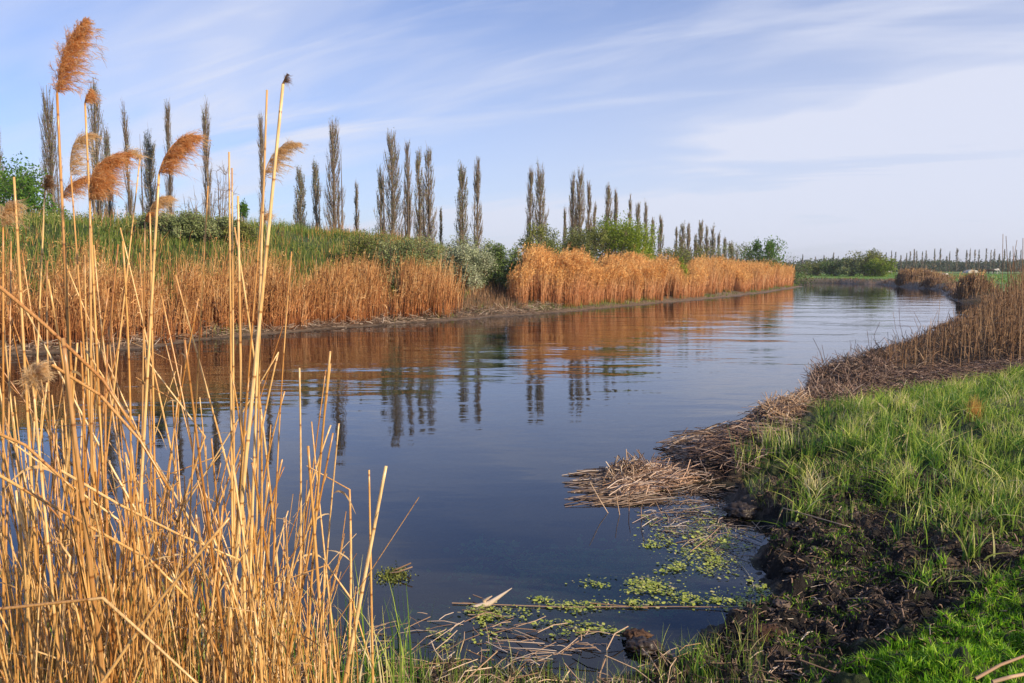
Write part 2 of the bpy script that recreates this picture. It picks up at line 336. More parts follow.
MT['orangegrass'] = vary('dry_tuft', [(0, (.45, .25, .06)), (1, (.72, .46, .14))], .6, .3)
MT['greyplant'] = vary('grey_green_plant', [(0, (.2, .27, .22)), (1, (.5, .58, .52))], .6, .3)
MT['clod'] = None

def ground_material():
    m, t = newmat('ground_cover'); Nn = t.nodes; L = t.links
    o = Nn.new('ShaderNodeOutputMaterial'); b = Nn.new('ShaderNodeBsdfPrincipled'); L.new(b.outputs[0], o.inputs[0])
    g = Nn.new('ShaderNodeNewGeometry')
    def noise(s, d=6, r=.6, src=None):
        q = Nn.new('ShaderNodeTexNoise'); q.inputs['Scale'].default_value = s; q.inputs['Detail'].default_value = d; q.inputs['Roughness'].default_value = r
        L.new(src or g.outputs['Position'], q.inputs[0]); return q.outputs[0]
    def ramp(f, st):
        q = Nn.new('ShaderNodeValToRGB'); setramp(q.color_ramp, st); L.new(f, q.inputs[0]); return q.outputs[0]
    def att(n):
        q = Nn.new('ShaderNodeAttribute'); q.attribute_name = n; return q.outputs['Fac']
    def mixc(f, a, c):
        q = Nn.new('ShaderNodeMix'); q.data_type = 'RGBA'; L.new(f, q.inputs[0]); L.new(a, q.inputs[6]); L.new(c, q.inputs[7]); return q.outputs[2]
    mud = ramp(noise(9, 8, .7), [(.25, (.006, .005, .005)), (.45, (.014, .011, .009)), (.6, (.03, .023, .019)), (.72, (.075, .058, .047)), (.85, (.17, .14, .115))])
    dry = ramp(noise(14, 8, .7), [(.3, (.07, .05, .035)), (.5, (.22, .155, .105)), (.7, (.38, .29, .21))])
    grs = ramp(noise(2.5, 8, .7), [(.3, (.02, .035, .01)), (.5, (.045, .075, .015)), (.7, (.10, .12, .035))])
    fld = ramp(noise(.12, 10, .75), [(.3, (.09, .17, .02)), (.5, (.14, .27, .028)), (.65, (.19, .30, .04)), (.75, (.24, .24, .08))])
    c = mixc(att('dry'), mud, dry); c = mixc(att('grass'), c, grs); c = mixc(att('field'), c, fld)
    bed = ramp(noise(3, 5, .6), [(.3, (.012, .014, .010)), (.7, (.035, .038, .022))])
    c = mixc(att('bed'), c, bed)
    L.new(c, b.inputs['Base Color'])
    rr = ramp(noise(5, 3), [(.35, (.35, .35, .35)), (.6, (.85, .85, .85))]); L.new(rr, b.inputs['Roughness']); b.inputs['Specular IOR Level'].default_value = .35
    bp = Nn.new('ShaderNodeBump'); bp.inputs['Strength'].default_value = .9; bp.inputs['Distance'].default_value = .05
    L.new(noise(38, 8, .75), bp.inputs['Height']); L.new(bp.outputs[0], b.inputs['Normal'])
    return m
def water_material():
    m, t = newmat('river_water'); Nn = t.nodes; L = t.links
    o = Nn.new('ShaderNodeOutputMaterial'); g = Nn.new('ShaderNodeNewGeometry')
    def noise(scale, rot, s, d, dist=0):
        mp = Nn.new('ShaderNodeMapping'); mp.inputs['Scale'].default_value = scale; mp.inputs['Rotation'].default_value = (0, 0, R_(rot)); L.new(g.outputs['Position'], mp.inputs[0])
        q = Nn.new('ShaderNodeTexNoise'); q.inputs['Scale'].default_value = s; q.inputs['Detail'].default_value = d; q.inputs['Distortion'].default_value = dist
        L.new(mp.outputs[0], q.inputs[0]); return q.outputs[0]
    def M(op, x, y, c=False):
        k = Nn.new('ShaderNodeMath'); k.operation = op; k.use_clamp = c
        for i, v in enumerate((x, y)):
            if isinstance(v, (int, float)): k.inputs[i].default_value = v
            else: L.new(v, k.inputs[i])
        return k.outputs[0]
    sp_ = Nn.new('ShaderNodeSeparateXYZ'); L.new(g.outputs['Position'], sp_.inputs[0])
    far = Nn.new('ShaderNodeMapRange'); far.interpolation_type = 'SMOOTHSTEP'; far.inputs[1].default_value = 6; far.inputs[2].default_value = 17; far.inputs[3].default_value = .2; far.inputs[4].default_value = 1.0
    L.new(sp_.outputs[1], far.inputs[0])
    patch = noise((.25, .6, 1), 12, 1.0, 3); pm = Nn.new('ShaderNodeMapRange'); pm.inputs[1].default_value = .38; pm.inputs[2].default_value = .62; pm.inputs[3].default_value = .35; pm.inputs[4].default_value = 1.15
    L.new(patch, pm.inputs[0])
    h = M('ADD', M('MULTIPLY', noise((.9, 3.2, 1), -8, 1.35, 2, .3), 1.0), M('MULTIPLY', noise((1.5, 3.0, 1), 20, 3.4, 2), .13))
    h = M('ADD', h, M('MULTIPLY', noise((.3, .9, 1), -25, .8, 2), 2.2))
    h = M('MULTIPLY', h, M('MULTIPLY', far.outputs[0], pm.outputs[0]))
    f2 = Nn.new('ShaderNodeMapRange'); f2.inputs[1].default_value = 14; f2.inputs[2].default_value = 60; f2.inputs[3].default_value = 1; f2.inputs[4].default_value = .4; L.new(sp_.outputs[1], f2.inputs[0]); h = M('MULTIPLY', h, f2.outputs[0])
    bp = Nn.new('ShaderNodeBump'); bp.inputs['Strength'].default_value = 1.0; bp.inputs['Distance'].default_value = .0085; L.new(h, bp.inputs['Height'])
    gl = Nn.new('ShaderNodeBsdfGlossy'); gl.inputs['Roughness'].default_value = .015; gl.inputs['Color'].default_value = (.94, .95, 1, 1); L.new(bp.outputs[0], gl.inputs['Normal'])
    tr = Nn.new('ShaderNodeBsdfTransparent'); tr.inputs[0].default_value = (.58, .76, .72, 1)
    df = Nn.new('ShaderNodeBsdfDiffuse'); df.inputs[0].default_value = (.010, .015, .022, 1)
    mt = Nn.new('ShaderNodeMixShader'); mt.inputs[0].default_value = .3; L.new(tr.outputs[0], mt.inputs[1]); L.new(df.outputs[0], mt.inputs[2])
    fr = Nn.new('ShaderNodeFresnel'); fr.inputs['IOR'].default_value = 1.46
    ms = Nn.new('ShaderNodeMixShader'); L.new(fr.outputs[0], ms.inputs[0]); L.new(mt.outputs[0], ms.inputs[1]); L.new(gl.outputs[0], ms.inputs[2]); L.new(ms.outputs[0], o.inputs[0])
    return m

# ------------------------------------------------------------------ the ground: one polar sheet out to the horizon
TALL = [(735, 448), (770, 425), (800, 408), (860, 398), (930, 385), (1024, 371), (1200, 360), (1400, 600), (1024, 528), (985, 520), (940, 532), (905, 525), (880, 492), (850, 478), (825, 470), (800, 500), (788, 478), (745, 480)]
SHORT = [(770, 700), (800, 668), (840, 646), (880, 632), (915, 622), (950, 604), (985, 580), (1024, 556), (1300, 560), (1300, 900), (780, 900)]
MUDP = [(560, 720), (640, 660), (760, 600), (740, 500), (800, 455), (900, 480), (1024, 540), (1024, 600), (900, 640), (800, 700)]
ang = np.concatenate([np.linspace(-R_(41), R_(41), 720), np.linspace(R_(41), 2 * math.pi - R_(41), 64)[1:-1]])
rad = np.concatenate([[.1, .5, .9, 1.2], np.geomspace(1.4, 16, 470), np.geomspace(16, 120, 190)[1:], np.geomspace(120, 2500, 50)[1:]])
A_, B_ = np.meshgrid(ang, rad, indexing='ij'); GX = B_ * np.sin(A_); GY = B_ * np.cos(A_)
GZ, GD, GL = ground(GX, GY, True)
nA, nR = GX.shape; idx = np.arange(nA * nR).reshape(nA, nR); nxt = np.roll(idx, -1, axis=0)
Q = np.stack([idx[:, :-1], idx[:, 1:], nxt[:, 1:], nxt[:, :-1]], -1).reshape(-1, 4)
ppx, ppy = proj(GX, GY, GZ); infront = GY > .3
near_r = np.hypot(GX, GY)
tallm = inpoly(ppx, ppy, TALL) & infront & (near_r < 40)
shortm = inpoly(ppx, ppy, SHORT) & infront & (near_r < 12)
grass = np.where(GL, ss(2.2, 4.0, GD) * 1.0 + .45 * ss(.3, .8, GD) * (fbm(GX * 1.2, GY * 1.2) > .5), 0.75 * tallm + .8 * shortm)
grass = np.maximum(grass, ss(16, 24, near_r) * (~GL) * ss(.3, 1.5, GD)); grass = np.maximum(grass, (~infront) * 1.0)
dry = np.where(GL, .9 * (1 - ss(3, 5, GD)), ss(7.5, 10, near_r) * .8 + .35 * (fbm(GX * 1.5, GY * 1.5) > .52))
field = (~GL) * ss(30, 45, near_r) * ss(1.2, 3.0, GD) * (1 - .85 * ((near_r > 185) & (near_r < 215)))
bed = ss(.02, -.12, GD)
mesh('ground', np.stack([GX, GY, GZ], -1), Q, ground_material(), smooth=True, extra=dict(grass=np.clip(grass, 0, 1), dry=np.clip(dry, 0, 1), field=field, bed=bed))['kind'] = 'structure'
wx = [-150, 90]; wy = [-20, 150]
mesh('river_water', [(wx[0], wy[0], 0), (wx[1], wy[0], 0), (wx[1], wy[1], 0), (wx[0], wy[1], 0)], [(0, 1, 2, 3)], water_material())['kind'] = 'structure'

# ------------------------------------------------------------------ scattering helpers
def scatter(n, x0, x1, y0, y1): return rng.uniform(x0, x1, n), rng.uniform(y0, y1, n)
def blades(x, y, z, h, w, lean=.35, K=4, bias=(0, 0), curl=1.0):
    n = len(x); a = rng.random(n) * 2 * math.pi; l = np.abs(rng.standard_normal(n)) * lean * h
    t = np.linspace(0, 1, K)[None, :]
    dx = (np.cos(a) * l + bias[0] * h)[:, None] * t ** (1 + curl); dy = (np.sin(a) * l + bias[1] * h)[:, None] * t ** (1 + curl)
    dz = h[:, None] * (t - .22 * curl * t ** 2 * np.clip(l / h, 0, 1.2)[:, None])
    P = np.stack([x[:, None] + dx, y[:, None] + dy, z[:, None] + dz], -1)
    Wd = w[:, None] * (1 - t ** 1.6 * .93)
    return ribbons(P, Wd)
def straws(x, y, z, ln, r, tilt=.25, bend=.12, az=None, sides=3, K=3):
    n = len(x); a = rng.random(n) * 2 * math.pi if az is None else az[0] + rng.standard_normal(n) * az[1]
    e = np.abs(rng.standard_normal(n)) * tilt
    d = np.stack([np.cos(a) * np.cos(e), np.sin(a) * np.cos(e), np.sin(e)], -1)
    t = np.linspace(-.5, .5, K)[None, :, None]; c = np.stack([x, y, z], -1)[:, None]
    P = c + d[:, None] * ln[:, None, None] * t; P[..., 2] += (np.sin(e) * ln * .5)[:, None]
    q = rng.standard_normal((n, 3)) * bend; q[:, 2] = np.abs(q[:, 2]); P = P + q[:, None] * ln[:, None, None] * (.25 - t ** 2) * 2
    return tubes(P, r[:, None] * np.ones((1, K)), sides)
def pick(x, y, m): return x[m], y[m]

# ------------------------------------------------------------------ reed belts on the far bank
def reed_bed(name, label, pts, n, hfun, rfun, mat, plume_p, plume_mat, group=None, plume_size=.40, leaf_n=2, leanx=.06, cat='reed bed'):
    x, y = pts; x, y = x[:n], y[:n]; n = len(x); z = ground(x, y); h = np.maximum(hfun(x, y), .1)
    K = 4; t = np.linspace(0, 1, K)[None, :]
    lx = rng.standard_normal(n) * .10 + leanx; ly = rng.standard_normal(n) * .06
    P = np.stack([x[:, None] + lx[:, None] * h[:, None] * t ** 1.6, y[:, None] + ly[:, None] * h[:, None] * t ** 1.6, z[:, None] - .05 + (h[:, None] + .05) * t], -1)
    A = Acc(); rn = rng.random(n); V, Qd, r, tt = tubes(P, rfun(x, y)[:, None] * (1 - .45 * t), 3, rn); tt = np.tile(np.repeat(np.linspace(0, 1, K), 3), n); A.add((V, Qd, r, tt))
    # dry leaves along the stems
    for k in range(leaf_n):
        f = rng.uniform(.15, .95, n); b = P[:, 0] + (P[:, -1] - P[:, 0]) * f[:, None]; a = rng.random(n) * 2 * math.pi; ll = rng.uniform(.12, .38, n)
        d = np.stack([np.cos(a) * .55 + .15, np.sin(a) * .55, rng.uniform(.1, 1.1, n)], -1); s_ = np.linspace(0, 1, 3)[None, :, None]
        LP = b[:, None] + d[:, None] * ll[:, None, None] * s_; LP[..., 2] -= (ll[:, None] * .4 * np.linspace(0, 1, 3)[None] ** 2)
        V, Qd, r, tt = ribbons(LP, (rfun(x, y) * 2.3)[:, None] * np.array([[1, .8, .15]]), np.clip(rn + rng.normal(0, .2, n), 0, 1))
        A.add((V, Qd, r, np.repeat(f, 6)))
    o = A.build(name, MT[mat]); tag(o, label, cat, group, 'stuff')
    if plume_p > 0:
        m = rng.random(n) < plume_p; tp = P[m, -1]; k = len(tp); A = Acc(); rn2 = rng.random(k)
        ax = np.stack([rng.uniform(.05, .5, k), rng.normal(0, .2, k), rng.uniform(.7, 1, k)], -1); ps = plume_size * rng.uniform(.6, 1.2, k)
        for j in range(9):
            f = (j + rng.random(k)) / 9; b = tp + ax * (ps * (f - .15))[:, None]
            d = norm(ax + rng.standard_normal((k, 3)) * .55 + np.array([.25, 0, 0])); l = ps * .42 * (1.1 - .6 * f)
            s_ = np.linspace(0, 1, 3)[None, :, None]; LP = b[:, None] + d[:, None] * l[:, None, None] * s_; LP[..., 2] -= l[:, None] * .3 * np.linspace(0, 1, 3)[None] ** 2
            A.add(ribbons(LP, (ps * .075)[:, None] * np.array([[.5, 1, .25]]), np.clip(rn2 + rng.normal(0, .15, k), 0, 1)))
        pr = A.build('seed_plumes', MT[plume_mat], o); pr['kind'] = 'stuff'
    return o
def left_belt(n, pxa, pxb, d0, d1, clump=.45):
    """points on the left bank between two screen columns, d0..d1 metres back from the water"""
    xs, ys = [], []; tot = 0
    D = {}
    while tot < n:
        x, y = scatter(400000, -34, 34, 10, 88); px, py = proj(x, y, 0); k = (px > pxa - 30) & (px < pxb + 30) & (py < 362) & (y < 90 + 0 * x) & (py > np.interp(px, [-330, 0, 200, 400, 560, 800], [310, 305, 298, 292, 288, 276])); x, y, px = x[k], y[k], px[k]; d, l = shore(x, y)
        d2 = d + (fbm(x * .7, y * .7, 3) - .5) * 1.3
        jx = (fbm(x * 1.3 + 20, y * 1.3, 3) - .5) * 26 + rng.normal(0, 4, len(x)); m = l & (d2 > d0) & (d2 < d1) & (px + jx > pxa) & (px + jx < pxb) & (d > .15)
        dist = np.hypot(x, y); m &= rng.random(len(x)) < np.clip(22 / dist, .12, 1.2) ** 1.2
        m &= rng.random(len(x)) < ss(.33, .33 + clump, fbm(x * 1.1 + 5, y * 1.1, 3))
        xs.append(x[m]); ys.append(y[m]); tot += m.sum()
        if len(xs) > 60: break
    x = np.concatenate(xs)[:n]; y = np.concatenate(ys)[:n]; return x, y
pts = left_belt(22000, -330, 449, .5, 2.7, .6)
reed_bed('reed_bed', 'long bed of thin rust brown reeds along the far bank below the green mound', pts, 22000,
         lambda x, y: (1.10 + .42 * ss(-9, -2, x) + 1.1 * (fbm(x * .6, y * .6, 3) - .5) + .9 * (fbm(x * 2.6, y * 2.6, 2) - .5) + rng.normal(0, .2, len(x))) * (1 - .3 * (rng.random(len(x)) < .35)), lambda x, y: .0042 + .00013 * np.hypot(x, y), 'rustreed', .05, 'farplume', 'reed beds on the far bank', .2)
pts = left_belt(3600, -330, 452, 1.8, 4.6)
reed_bed('reed_bed', 'sparse taller reeds with small plumes rising behind the rust brown bed onto the mound', pts, 3600,
         lambda x, y: 1.35 + rng.normal(0, .28, len(x)), lambda x, y: .003 + .0001 * np.hypot(x, y), 'rustreed', .3, 'farplume', 'reed beds on the far bank', .2)
pts = left_belt(12000, 520, 592, .9, 4.2, .3)
def mh(x, y):
    px, _ = proj(x, y, 0); return (1.38 + .9 * (fbm(x * .45, y * .45, 3) - .5) + .9 * (fbm(x * 1.0, y * 1.0, 2) - .5) + rng.normal(0, .22, len(x))) * (1 - .3 * np.exp(-((px - 683) / 7) ** 2)) * (1 - .22 * np.exp(-((px - 592) / 8) ** 2)) * (1 - .15 * np.exp(-((px - 742) / 8) ** 2)) * (.72 + .28 * ss(512, 530, px))
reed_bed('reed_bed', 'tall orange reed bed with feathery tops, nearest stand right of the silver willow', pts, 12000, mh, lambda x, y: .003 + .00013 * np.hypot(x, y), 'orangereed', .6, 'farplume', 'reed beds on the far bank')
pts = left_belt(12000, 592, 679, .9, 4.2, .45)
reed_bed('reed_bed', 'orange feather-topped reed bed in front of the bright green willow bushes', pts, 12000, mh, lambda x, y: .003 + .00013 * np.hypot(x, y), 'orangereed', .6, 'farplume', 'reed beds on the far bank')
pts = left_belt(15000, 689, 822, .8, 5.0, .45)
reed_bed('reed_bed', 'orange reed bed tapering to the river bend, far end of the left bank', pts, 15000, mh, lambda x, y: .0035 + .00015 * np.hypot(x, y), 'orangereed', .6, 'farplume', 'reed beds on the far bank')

# grass and low weeds on the mound
x, y = scatter(420000, -60, 4, 14, 62); d, l = shore(x, y); px, _ = proj(x, y, 0)
m = l & (d > 3.0) & (d < 17) & (px > -60) & (px < 470) & (rng.random(len(x)) < ss(.25, .6, fbm(x * .9, y * .9, 3)) + .25); x, y = pick(x, y, m); x, y = x[:75000], y[:75000]
A = Acc(); n = len(x); A.add(blades(x, y, ground(x, y), rng.uniform(.15, .5, n) * (.5 + fbm(x * .6, y * .6, 3)), rng.uniform(.012, .03, n), .4, 3))
tag(A.build('mound_grass', MT['moundgrass']), 'long green and straw coloured grass covering the mound behind the reeds', 'grass', None, 'stuff')
# grass fringe and weeds on the far shore
x, y = scatter(500000, -34, 34, 10, 90); d, l = shore(x, y); px, _ = proj(x, y, 0)
m = l & (d > .35) & (d < 1.7) & (px > 190) & (px < 810) & (rng.random(len(x)) < ss(.45, .62, fbm(x * .8 + 3, y * .8, 3))); x, y = pick(x, y, m); x, y = x[:22000], y[:22000]; n = len(x)
A = Acc(); A.add(blades(x, y, ground(x, y), rng.uniform(.08, .3, n), rng.uniform(.01, .025, n), .5, 3))
tag(A.build('shore_grass', MT['moundgrass']), 'low green grass fringe along the muddy foot of the far bank', 'grass', None, 'stuff')
x, y = scatter(500000, -34, 34, 10, 90); d, l = shore(x, y); px, _ = proj(x, y, 0)
m = l & (d > .12) & (d < 1.5) & (px > -60) & (px < 560); x, y = pick(x, y, m); x, y = x[:14000], y[:14000]; n = len(x)
A = Acc(); A.add(straws(x, y, ground(x, y) + rng.uniform(0, .08, n), rng.uniform(.1, .55, n), rng.uniform(.004, .010, n), .3))
tag(A.build('reed_litter', MT['straw']), 'tangle of broken reed litter along the foot of the far bank', 'reed litter', None, 'stuff')
x, y = scatter(300000, -8, 4, 24, 44); d, l = shore(x, y); px, _ = proj(x, y, 0)
m = l & (d > .8) & (d < 6) & (px > 440) & (px < 525); x, y = pick(x, y, m); x, y = x[:3500], y[:3500]; n = len(x)
A = Acc(); A.add(blades(x, y, ground(x, y), rng.uniform(.15, .6, n), rng.uniform(.012, .024, n), .25, 3, curl=.3))
tag(A.build('dead_weeds', MT['brownreed']), 'low brown dead weeds and grass in the gap between the two reed beds', 'weeds', None, 'stuff')

x, y = scatter(300000, -30, 6, 14, 48); d, l = shore(x, y); px, _ = proj(x, y, 0)
m = l & (d > 2.6) & (d < 13) & (px > -60) & (px < 530) & (rng.random(len(x)) < ss(.42, .6, fbm(x * .7 + 8, y * .7, 3)) + .04); x, y = pick(x, y, m); x, y = x[:3500], y[:3500]; n = len(x)
A = Acc(); A.add(blades(x, y, ground(x, y), rng.uniform(.3, .8, n), rng.uniform(.010, .018, n), .2, 3, curl=.4))
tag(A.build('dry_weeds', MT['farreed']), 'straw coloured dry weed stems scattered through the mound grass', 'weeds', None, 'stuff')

x, y = scatter(500000, -60, 4, 14, 62); px, _ = proj(x, y, 0); k = (px > -60) & (px < 470); x, y = x[k], y[k]; d, l = shore(x, y)
f = fbm(x * .8 + 31, y * .8, 3); m = l & (d > 4.0) & (d < 15) & (rng.random(len(x)) < ss(.44, .62, f)); x, y, f = x[m], y[m], f[m]; x, y, f = x[:70000], y[:70000], f[:70000]; n = len(x)
A = Acc(); A.add(leaves(np.stack([x, y, ground(x, y) + rng.random(n) ** .8 * (.08 + 1.6 * (f - .44))], -1), rng.uniform(.04, .10, n), asp=.55))
tag(A.build('leafy_weeds', MT['leafbright2']), 'low leafy green weeds and scrub covering the mound behind the reeds', 'weeds', None, 'stuff')

# ------------------------------------------------------------------ trees
def poplar(px, top, w, D, leaf, label, base_y=None, group='slender poplars on the skyline', seed=0, small=False):
    tp = AT(px, top, D); x, y = tp[0], D; zb = gz(x, y) - .1; hh = tp[2] - zb; wd = w * D / F * (1.3 if small else 1.45)
    root = empty('poplar_tree', (x, y, zb)); tag(root, label, 'tree', group)
    r0 = max(.05, hh * .009 + wd * .045)
    K = 10; t = np.linspace(0, 1, K); wob = np.cumsum(rng.standard_normal((K, 2)) * .012 * hh / K ** .5, 0) * t[:, None] * .4
    TP = np.stack([wob[:, 0], wob[:, 1], t * hh], -1)
    A = Acc(); A.add(tubes(TP[None], (r0 * (1 - t * .93))[None], 7))
    nstem = 0 if w < 8 else rng.integers(1, 4)
    for s in range(nstem):
        a = rng.random() * 6.28; f0 = rng.uniform(.02, .2); l = rng.uniform(.5, .78); off = wd * rng.uniform(.18, .36)
        tt = np.linspace(0, 1, 8); bb = np.stack([np.cos(a) * off * np.minimum(tt * 5, 1), np.sin(a) * off * np.minimum(tt * 5, 1), (f0 + l * tt) * hh], -1); A.add(tubes(bb[None], (r0 * .5 * (1 - tt * .9))[None], 5))
    tr = A.build('trunk', MT['bark'], root, True)
    nb = int((26 if small else 95) * (.5 + w / 14)); f = rng.uniform(.04, .86, nb) ** .9
    env = np.where(f < .12, .75, 1) * (1 - f ** 1.5) ** .75 * (0.5 + .6 * rng.random(nb) ** 1.3)
    ln = hh * rng.uniform(.10, .24, nb) * (1 - f * .45); ln = np.minimum(ln, (1.02 - f) * hh)
    a = rng.random(nb) * 6.28; rr = wd * .5 * env; K2 = 5; t2 = np.linspace(0, 1, K2)[None]
    def axis(z): return np.stack([np.interp(z, TP[:, 2], TP[:, 0]), np.interp(z, TP[:, 2], TP[:, 1])], -1)
    z0 = f * hh; base = axis(z0)
    rad_ = rr[:, None] * (1 - (1 - t2) ** 2.2); BP = np.stack([base[:, 0:1] + np.cos(a)[:, None] * rad_, base[:, 1:2] + np.sin(a)[:, None] * rad_, z0[:, None] + ln[:, None] * t2 ** .9], -1)
    tk = D / 60.
    B = Acc(); B.add(tubes(BP, (.019 * tk * (1 - .75 * t2)) * (1 + (ln / hh)[:, None]), 3))
    ntw = 4 if small else 9; bi = np.repeat(np.arange(nb), ntw); u = rng.uniform(.15, 1, len(bi)); k0 = np.clip((u * (K2 - 1)).astype(int), 0, K2 - 2); fr = u * (K2 - 1) - k0
    s = BP[bi, k0] * (1 - fr[:, None]) + BP[bi, k0 + 1] * fr[:, None]; l2 = hh * rng.uniform(.025, .075, len(bi)); a2 = a[bi] + rng.normal(0, 1.2, len(bi)); so = rng.uniform(.08, .34, len(bi))
    d2 = norm(np.stack([np.cos(a2) * so, np.sin(a2) * so, np.ones(len(bi))], -1)); t3 = np.linspace(0, 1, 3)[None, :, None]
    TW = s[:, None] + d2[:, None] * l2[:, None, None] * t3; B.add(tubes(TW, .0085 * tk * np.array([[1, .8, .4]]), 3))
    cr = B.build('crown', MT['twig'], root)
    if leaf > 0:
        nl = int(leaf * (700 if small else 2600) * (.4 + w / 14)); k = rng.integers(0, len(TW), nl); q = rng.random(nl)
        C = TW[k, 0] + (TW[k, 2] - TW[k, 0]) * q[:, None] + rng.standard_normal((nl, 3)) * np.array([.04, .04, .08]) * tk
        if small:
            f = rng.random(nl) ** .8; q = rng.standard_normal((nl, 2)) * (wd * .22 * (1 - f) ** .7)[:, None]; C = np.stack([q[:, 0], q[:, 1], (.02 + .96 * f) * hh], -1)
        L = Acc(); L.add(leaves(C, rng.uniform(.05, .10, nl) * (tk if not small else 3.2), up=.6, asp=.7)); L.build('leaves', MT['fartree' if small else 'poplight' if leaf > .8 else 'popleaf'], root)
    return root
PO = [
 (-5, 118, 13, 54, .5, 'poplar at the left edge of the photo, only its fringe of twigs in view'),
 (47, 84, 17, 54, .35, 'tall brown poplar standing just left of the highest reed plume stem'),
 (93, 76, 15, 55, .5, 'tallest poplar of the left group, dark leafy column right of the highest plume'),
 (106, 128, 9, 64, .9, 'short grey green poplar hidden behind the big leaning reed plumes'),
 (125, 100, 6, 60, 0, 'thin bare poplar right of the big leaning plume, first of three bare ones'),
 (148, 128, 16, 60, .9, 'wide leafy grey green poplar left of the plume that leans over the mound'),
 (166, 97, 7, 58, 0, 'thin bare poplar rising straight behind the leaning plume, second of three bare ones'),
 (205, 102, 9, 58, .1, 'bare narrow poplar above the leafless bush, third of three bare ones'),
 (260, 116, 6, 60, .05, 'thin bare poplar behind the two tallest plumeless reeds'),
 (299, 166, 14, 66, 1.0, 'leafy grey green poplar with a rounded tip, right of the drooping plume'),
 (315, 162, 10, 66, .9, 'slim leafy grey green poplar beside the tall bare brown poplar'),
 (333, 119, 17, 60, .12, 'tall bare brown poplar standing alone at the right end of the mound crest'),
 (356, 180, 5, 64, 0, 'very thin bare poplar between the lone tall poplar and the large cluster'),
 (380, 166, 10, 60, .3, 'left and lowest poplar of the large cluster above the mound'),
 (392, 128, 19, 60, .35, 'tallest and widest poplar of the large cluster above the mound'),
 (407, 141, 8, 60, .1, 'narrow bare poplar in the middle of the large cluster'),
 (419, 150, 10, 63, .5, 'leafy poplar, second from the right in the large cluster'),
 (428, 145, 12, 60, .15, 'rightmost tall brown poplar of the large cluster'),
 (441, 205, 3, 64, 0, 'short bare sapling poplar just right of the large cluster'),
 (462, 161, 12, 62, .45, 'left and leafier poplar of the pair above the silver willow'),
 (477, 156, 9, 62, .1, 'right and barer poplar of the pair above the silver willow'),
 (530, 167, 8, 62, .15, 'slim left trunk of the poplar pair at the left end of the orange reeds'),
 (540, 163, 15, 62, .3, 'broad poplar of the pair at the left end of the orange reeds'),
 (565, 203, 3, 66, 0, 'thin bare pole poplar just left of the tall middle clump'),
 (573, 175, 9, 64, .1, 'left spire of the tall middle poplar clump above the green bushes'),
 (580, 168, 12, 64, .2, 'highest spire of the tall middle poplar clump above the green bushes'),
 (589, 182, 6, 66, 0, 'thin right spire of the tall middle poplar clump'),
 (594, 202, 6, 68, .1, 'low grey poplar at the foot of the middle clump, on its right'),
 (608, 184, 10, 68, .1, 'pointed dense poplar behind the large bright green willow bush'),
 (616, 186, 4, 68, 0, 'needle thin poplar touching the right side of the pointed dense one'),
 (630, 194, 4, 72, 0, 'first of four thin poplars in a descending row over the bright bush'),
 (638, 200, 7, 74, .1, 'second and bushiest of four poplars in a descending row'),
 (646, 202, 4, 76, 0, 'third of four thin poplars in a descending row'),
 (653, 216, 5, 78, .1, 'fourth of four poplars in a descending row, before the gap'),
 (661, 214, 6, 80, .1, 'single bare poplar standing in the gap right of the descending row'),
 (676, 226, 3, 88, 0, 'thinnest bare poplar at the left of the last clump before the bend'),
 (682, 222, 8, 88, .3, 'left leafy poplar of the last clump before the bend'),
 (689, 221, 5, 90, 0, 'bare double poplar second in the last clump before the bend'),
 (696, 232, 5, 90, .2, 'low poplar in the middle of the last clump before the bend'),
 (701, 220, 8, 92, .2, 'tallest poplar of the last clump before the bend'),
 (707, 226, 6, 94, .2, 'brown poplar just right of the tallest in the last clump'),
 (713, 224, 6, 96, .2, 'slim poplar with a split tip in the last clump before the bend'),
 (719, 232, 4, 98, 0, 'short thin poplar toward the right of the last clump'),
 (725, 236, 5, 100, .2, 'short poplar second from the right of the last clump'),
 (731, 240, 7, 100, .4, 'rightmost and lowest leafy poplar of the last clump'),
]
for p in PO: poplar(p[0], p[1] + 1, p[2], p[3], max(p[4] + .15, .25), p[5])
# low side spires
farp = [(803, 255, 3), (815, 257, 2), (824, 255, 3), (834, 254, 4), (838, 257, 2), (844, 258, 2), (880, 254, 3), (886, 253, 2), (892, 251, 2), (896, 252, 3), (901, 255, 3), (907, 253, 3), (911, 252, 3),
        (915, 250, 3), (917, 252, 2), (923, 253, 3), (926, 250, 3), (935, 250, 3), (941, 249, 3), (947, 256, 4), (950, 252, 2), (957, 249, 5), (967, 250, 3), (970, 249, 2), (975, 250, 3), (979, 250, 3),
        (987, 249, 3), (991, 250, 2), (995, 249, 3), (1000, 254, 3), (1005, 249, 3), (1010, 252, 2), (1016, 250, 3), (1021, 251, 2)]
for i, (px, ty, w) in enumerate(farp):
    poplar(px + rng.uniform(-.5, .5), ty - 1 + rng.uniform(-1, 1), w, 232 if px > 870 else 250, .6, 'tiny far poplar in the even row along the right horizon' if px > 870 else 'tiny far poplar spire behind the bushes beyond the bend',
           None, 'distant row of poplars beyond the green field' if px > 870 else 'distant poplars beyond the bend', small=True)

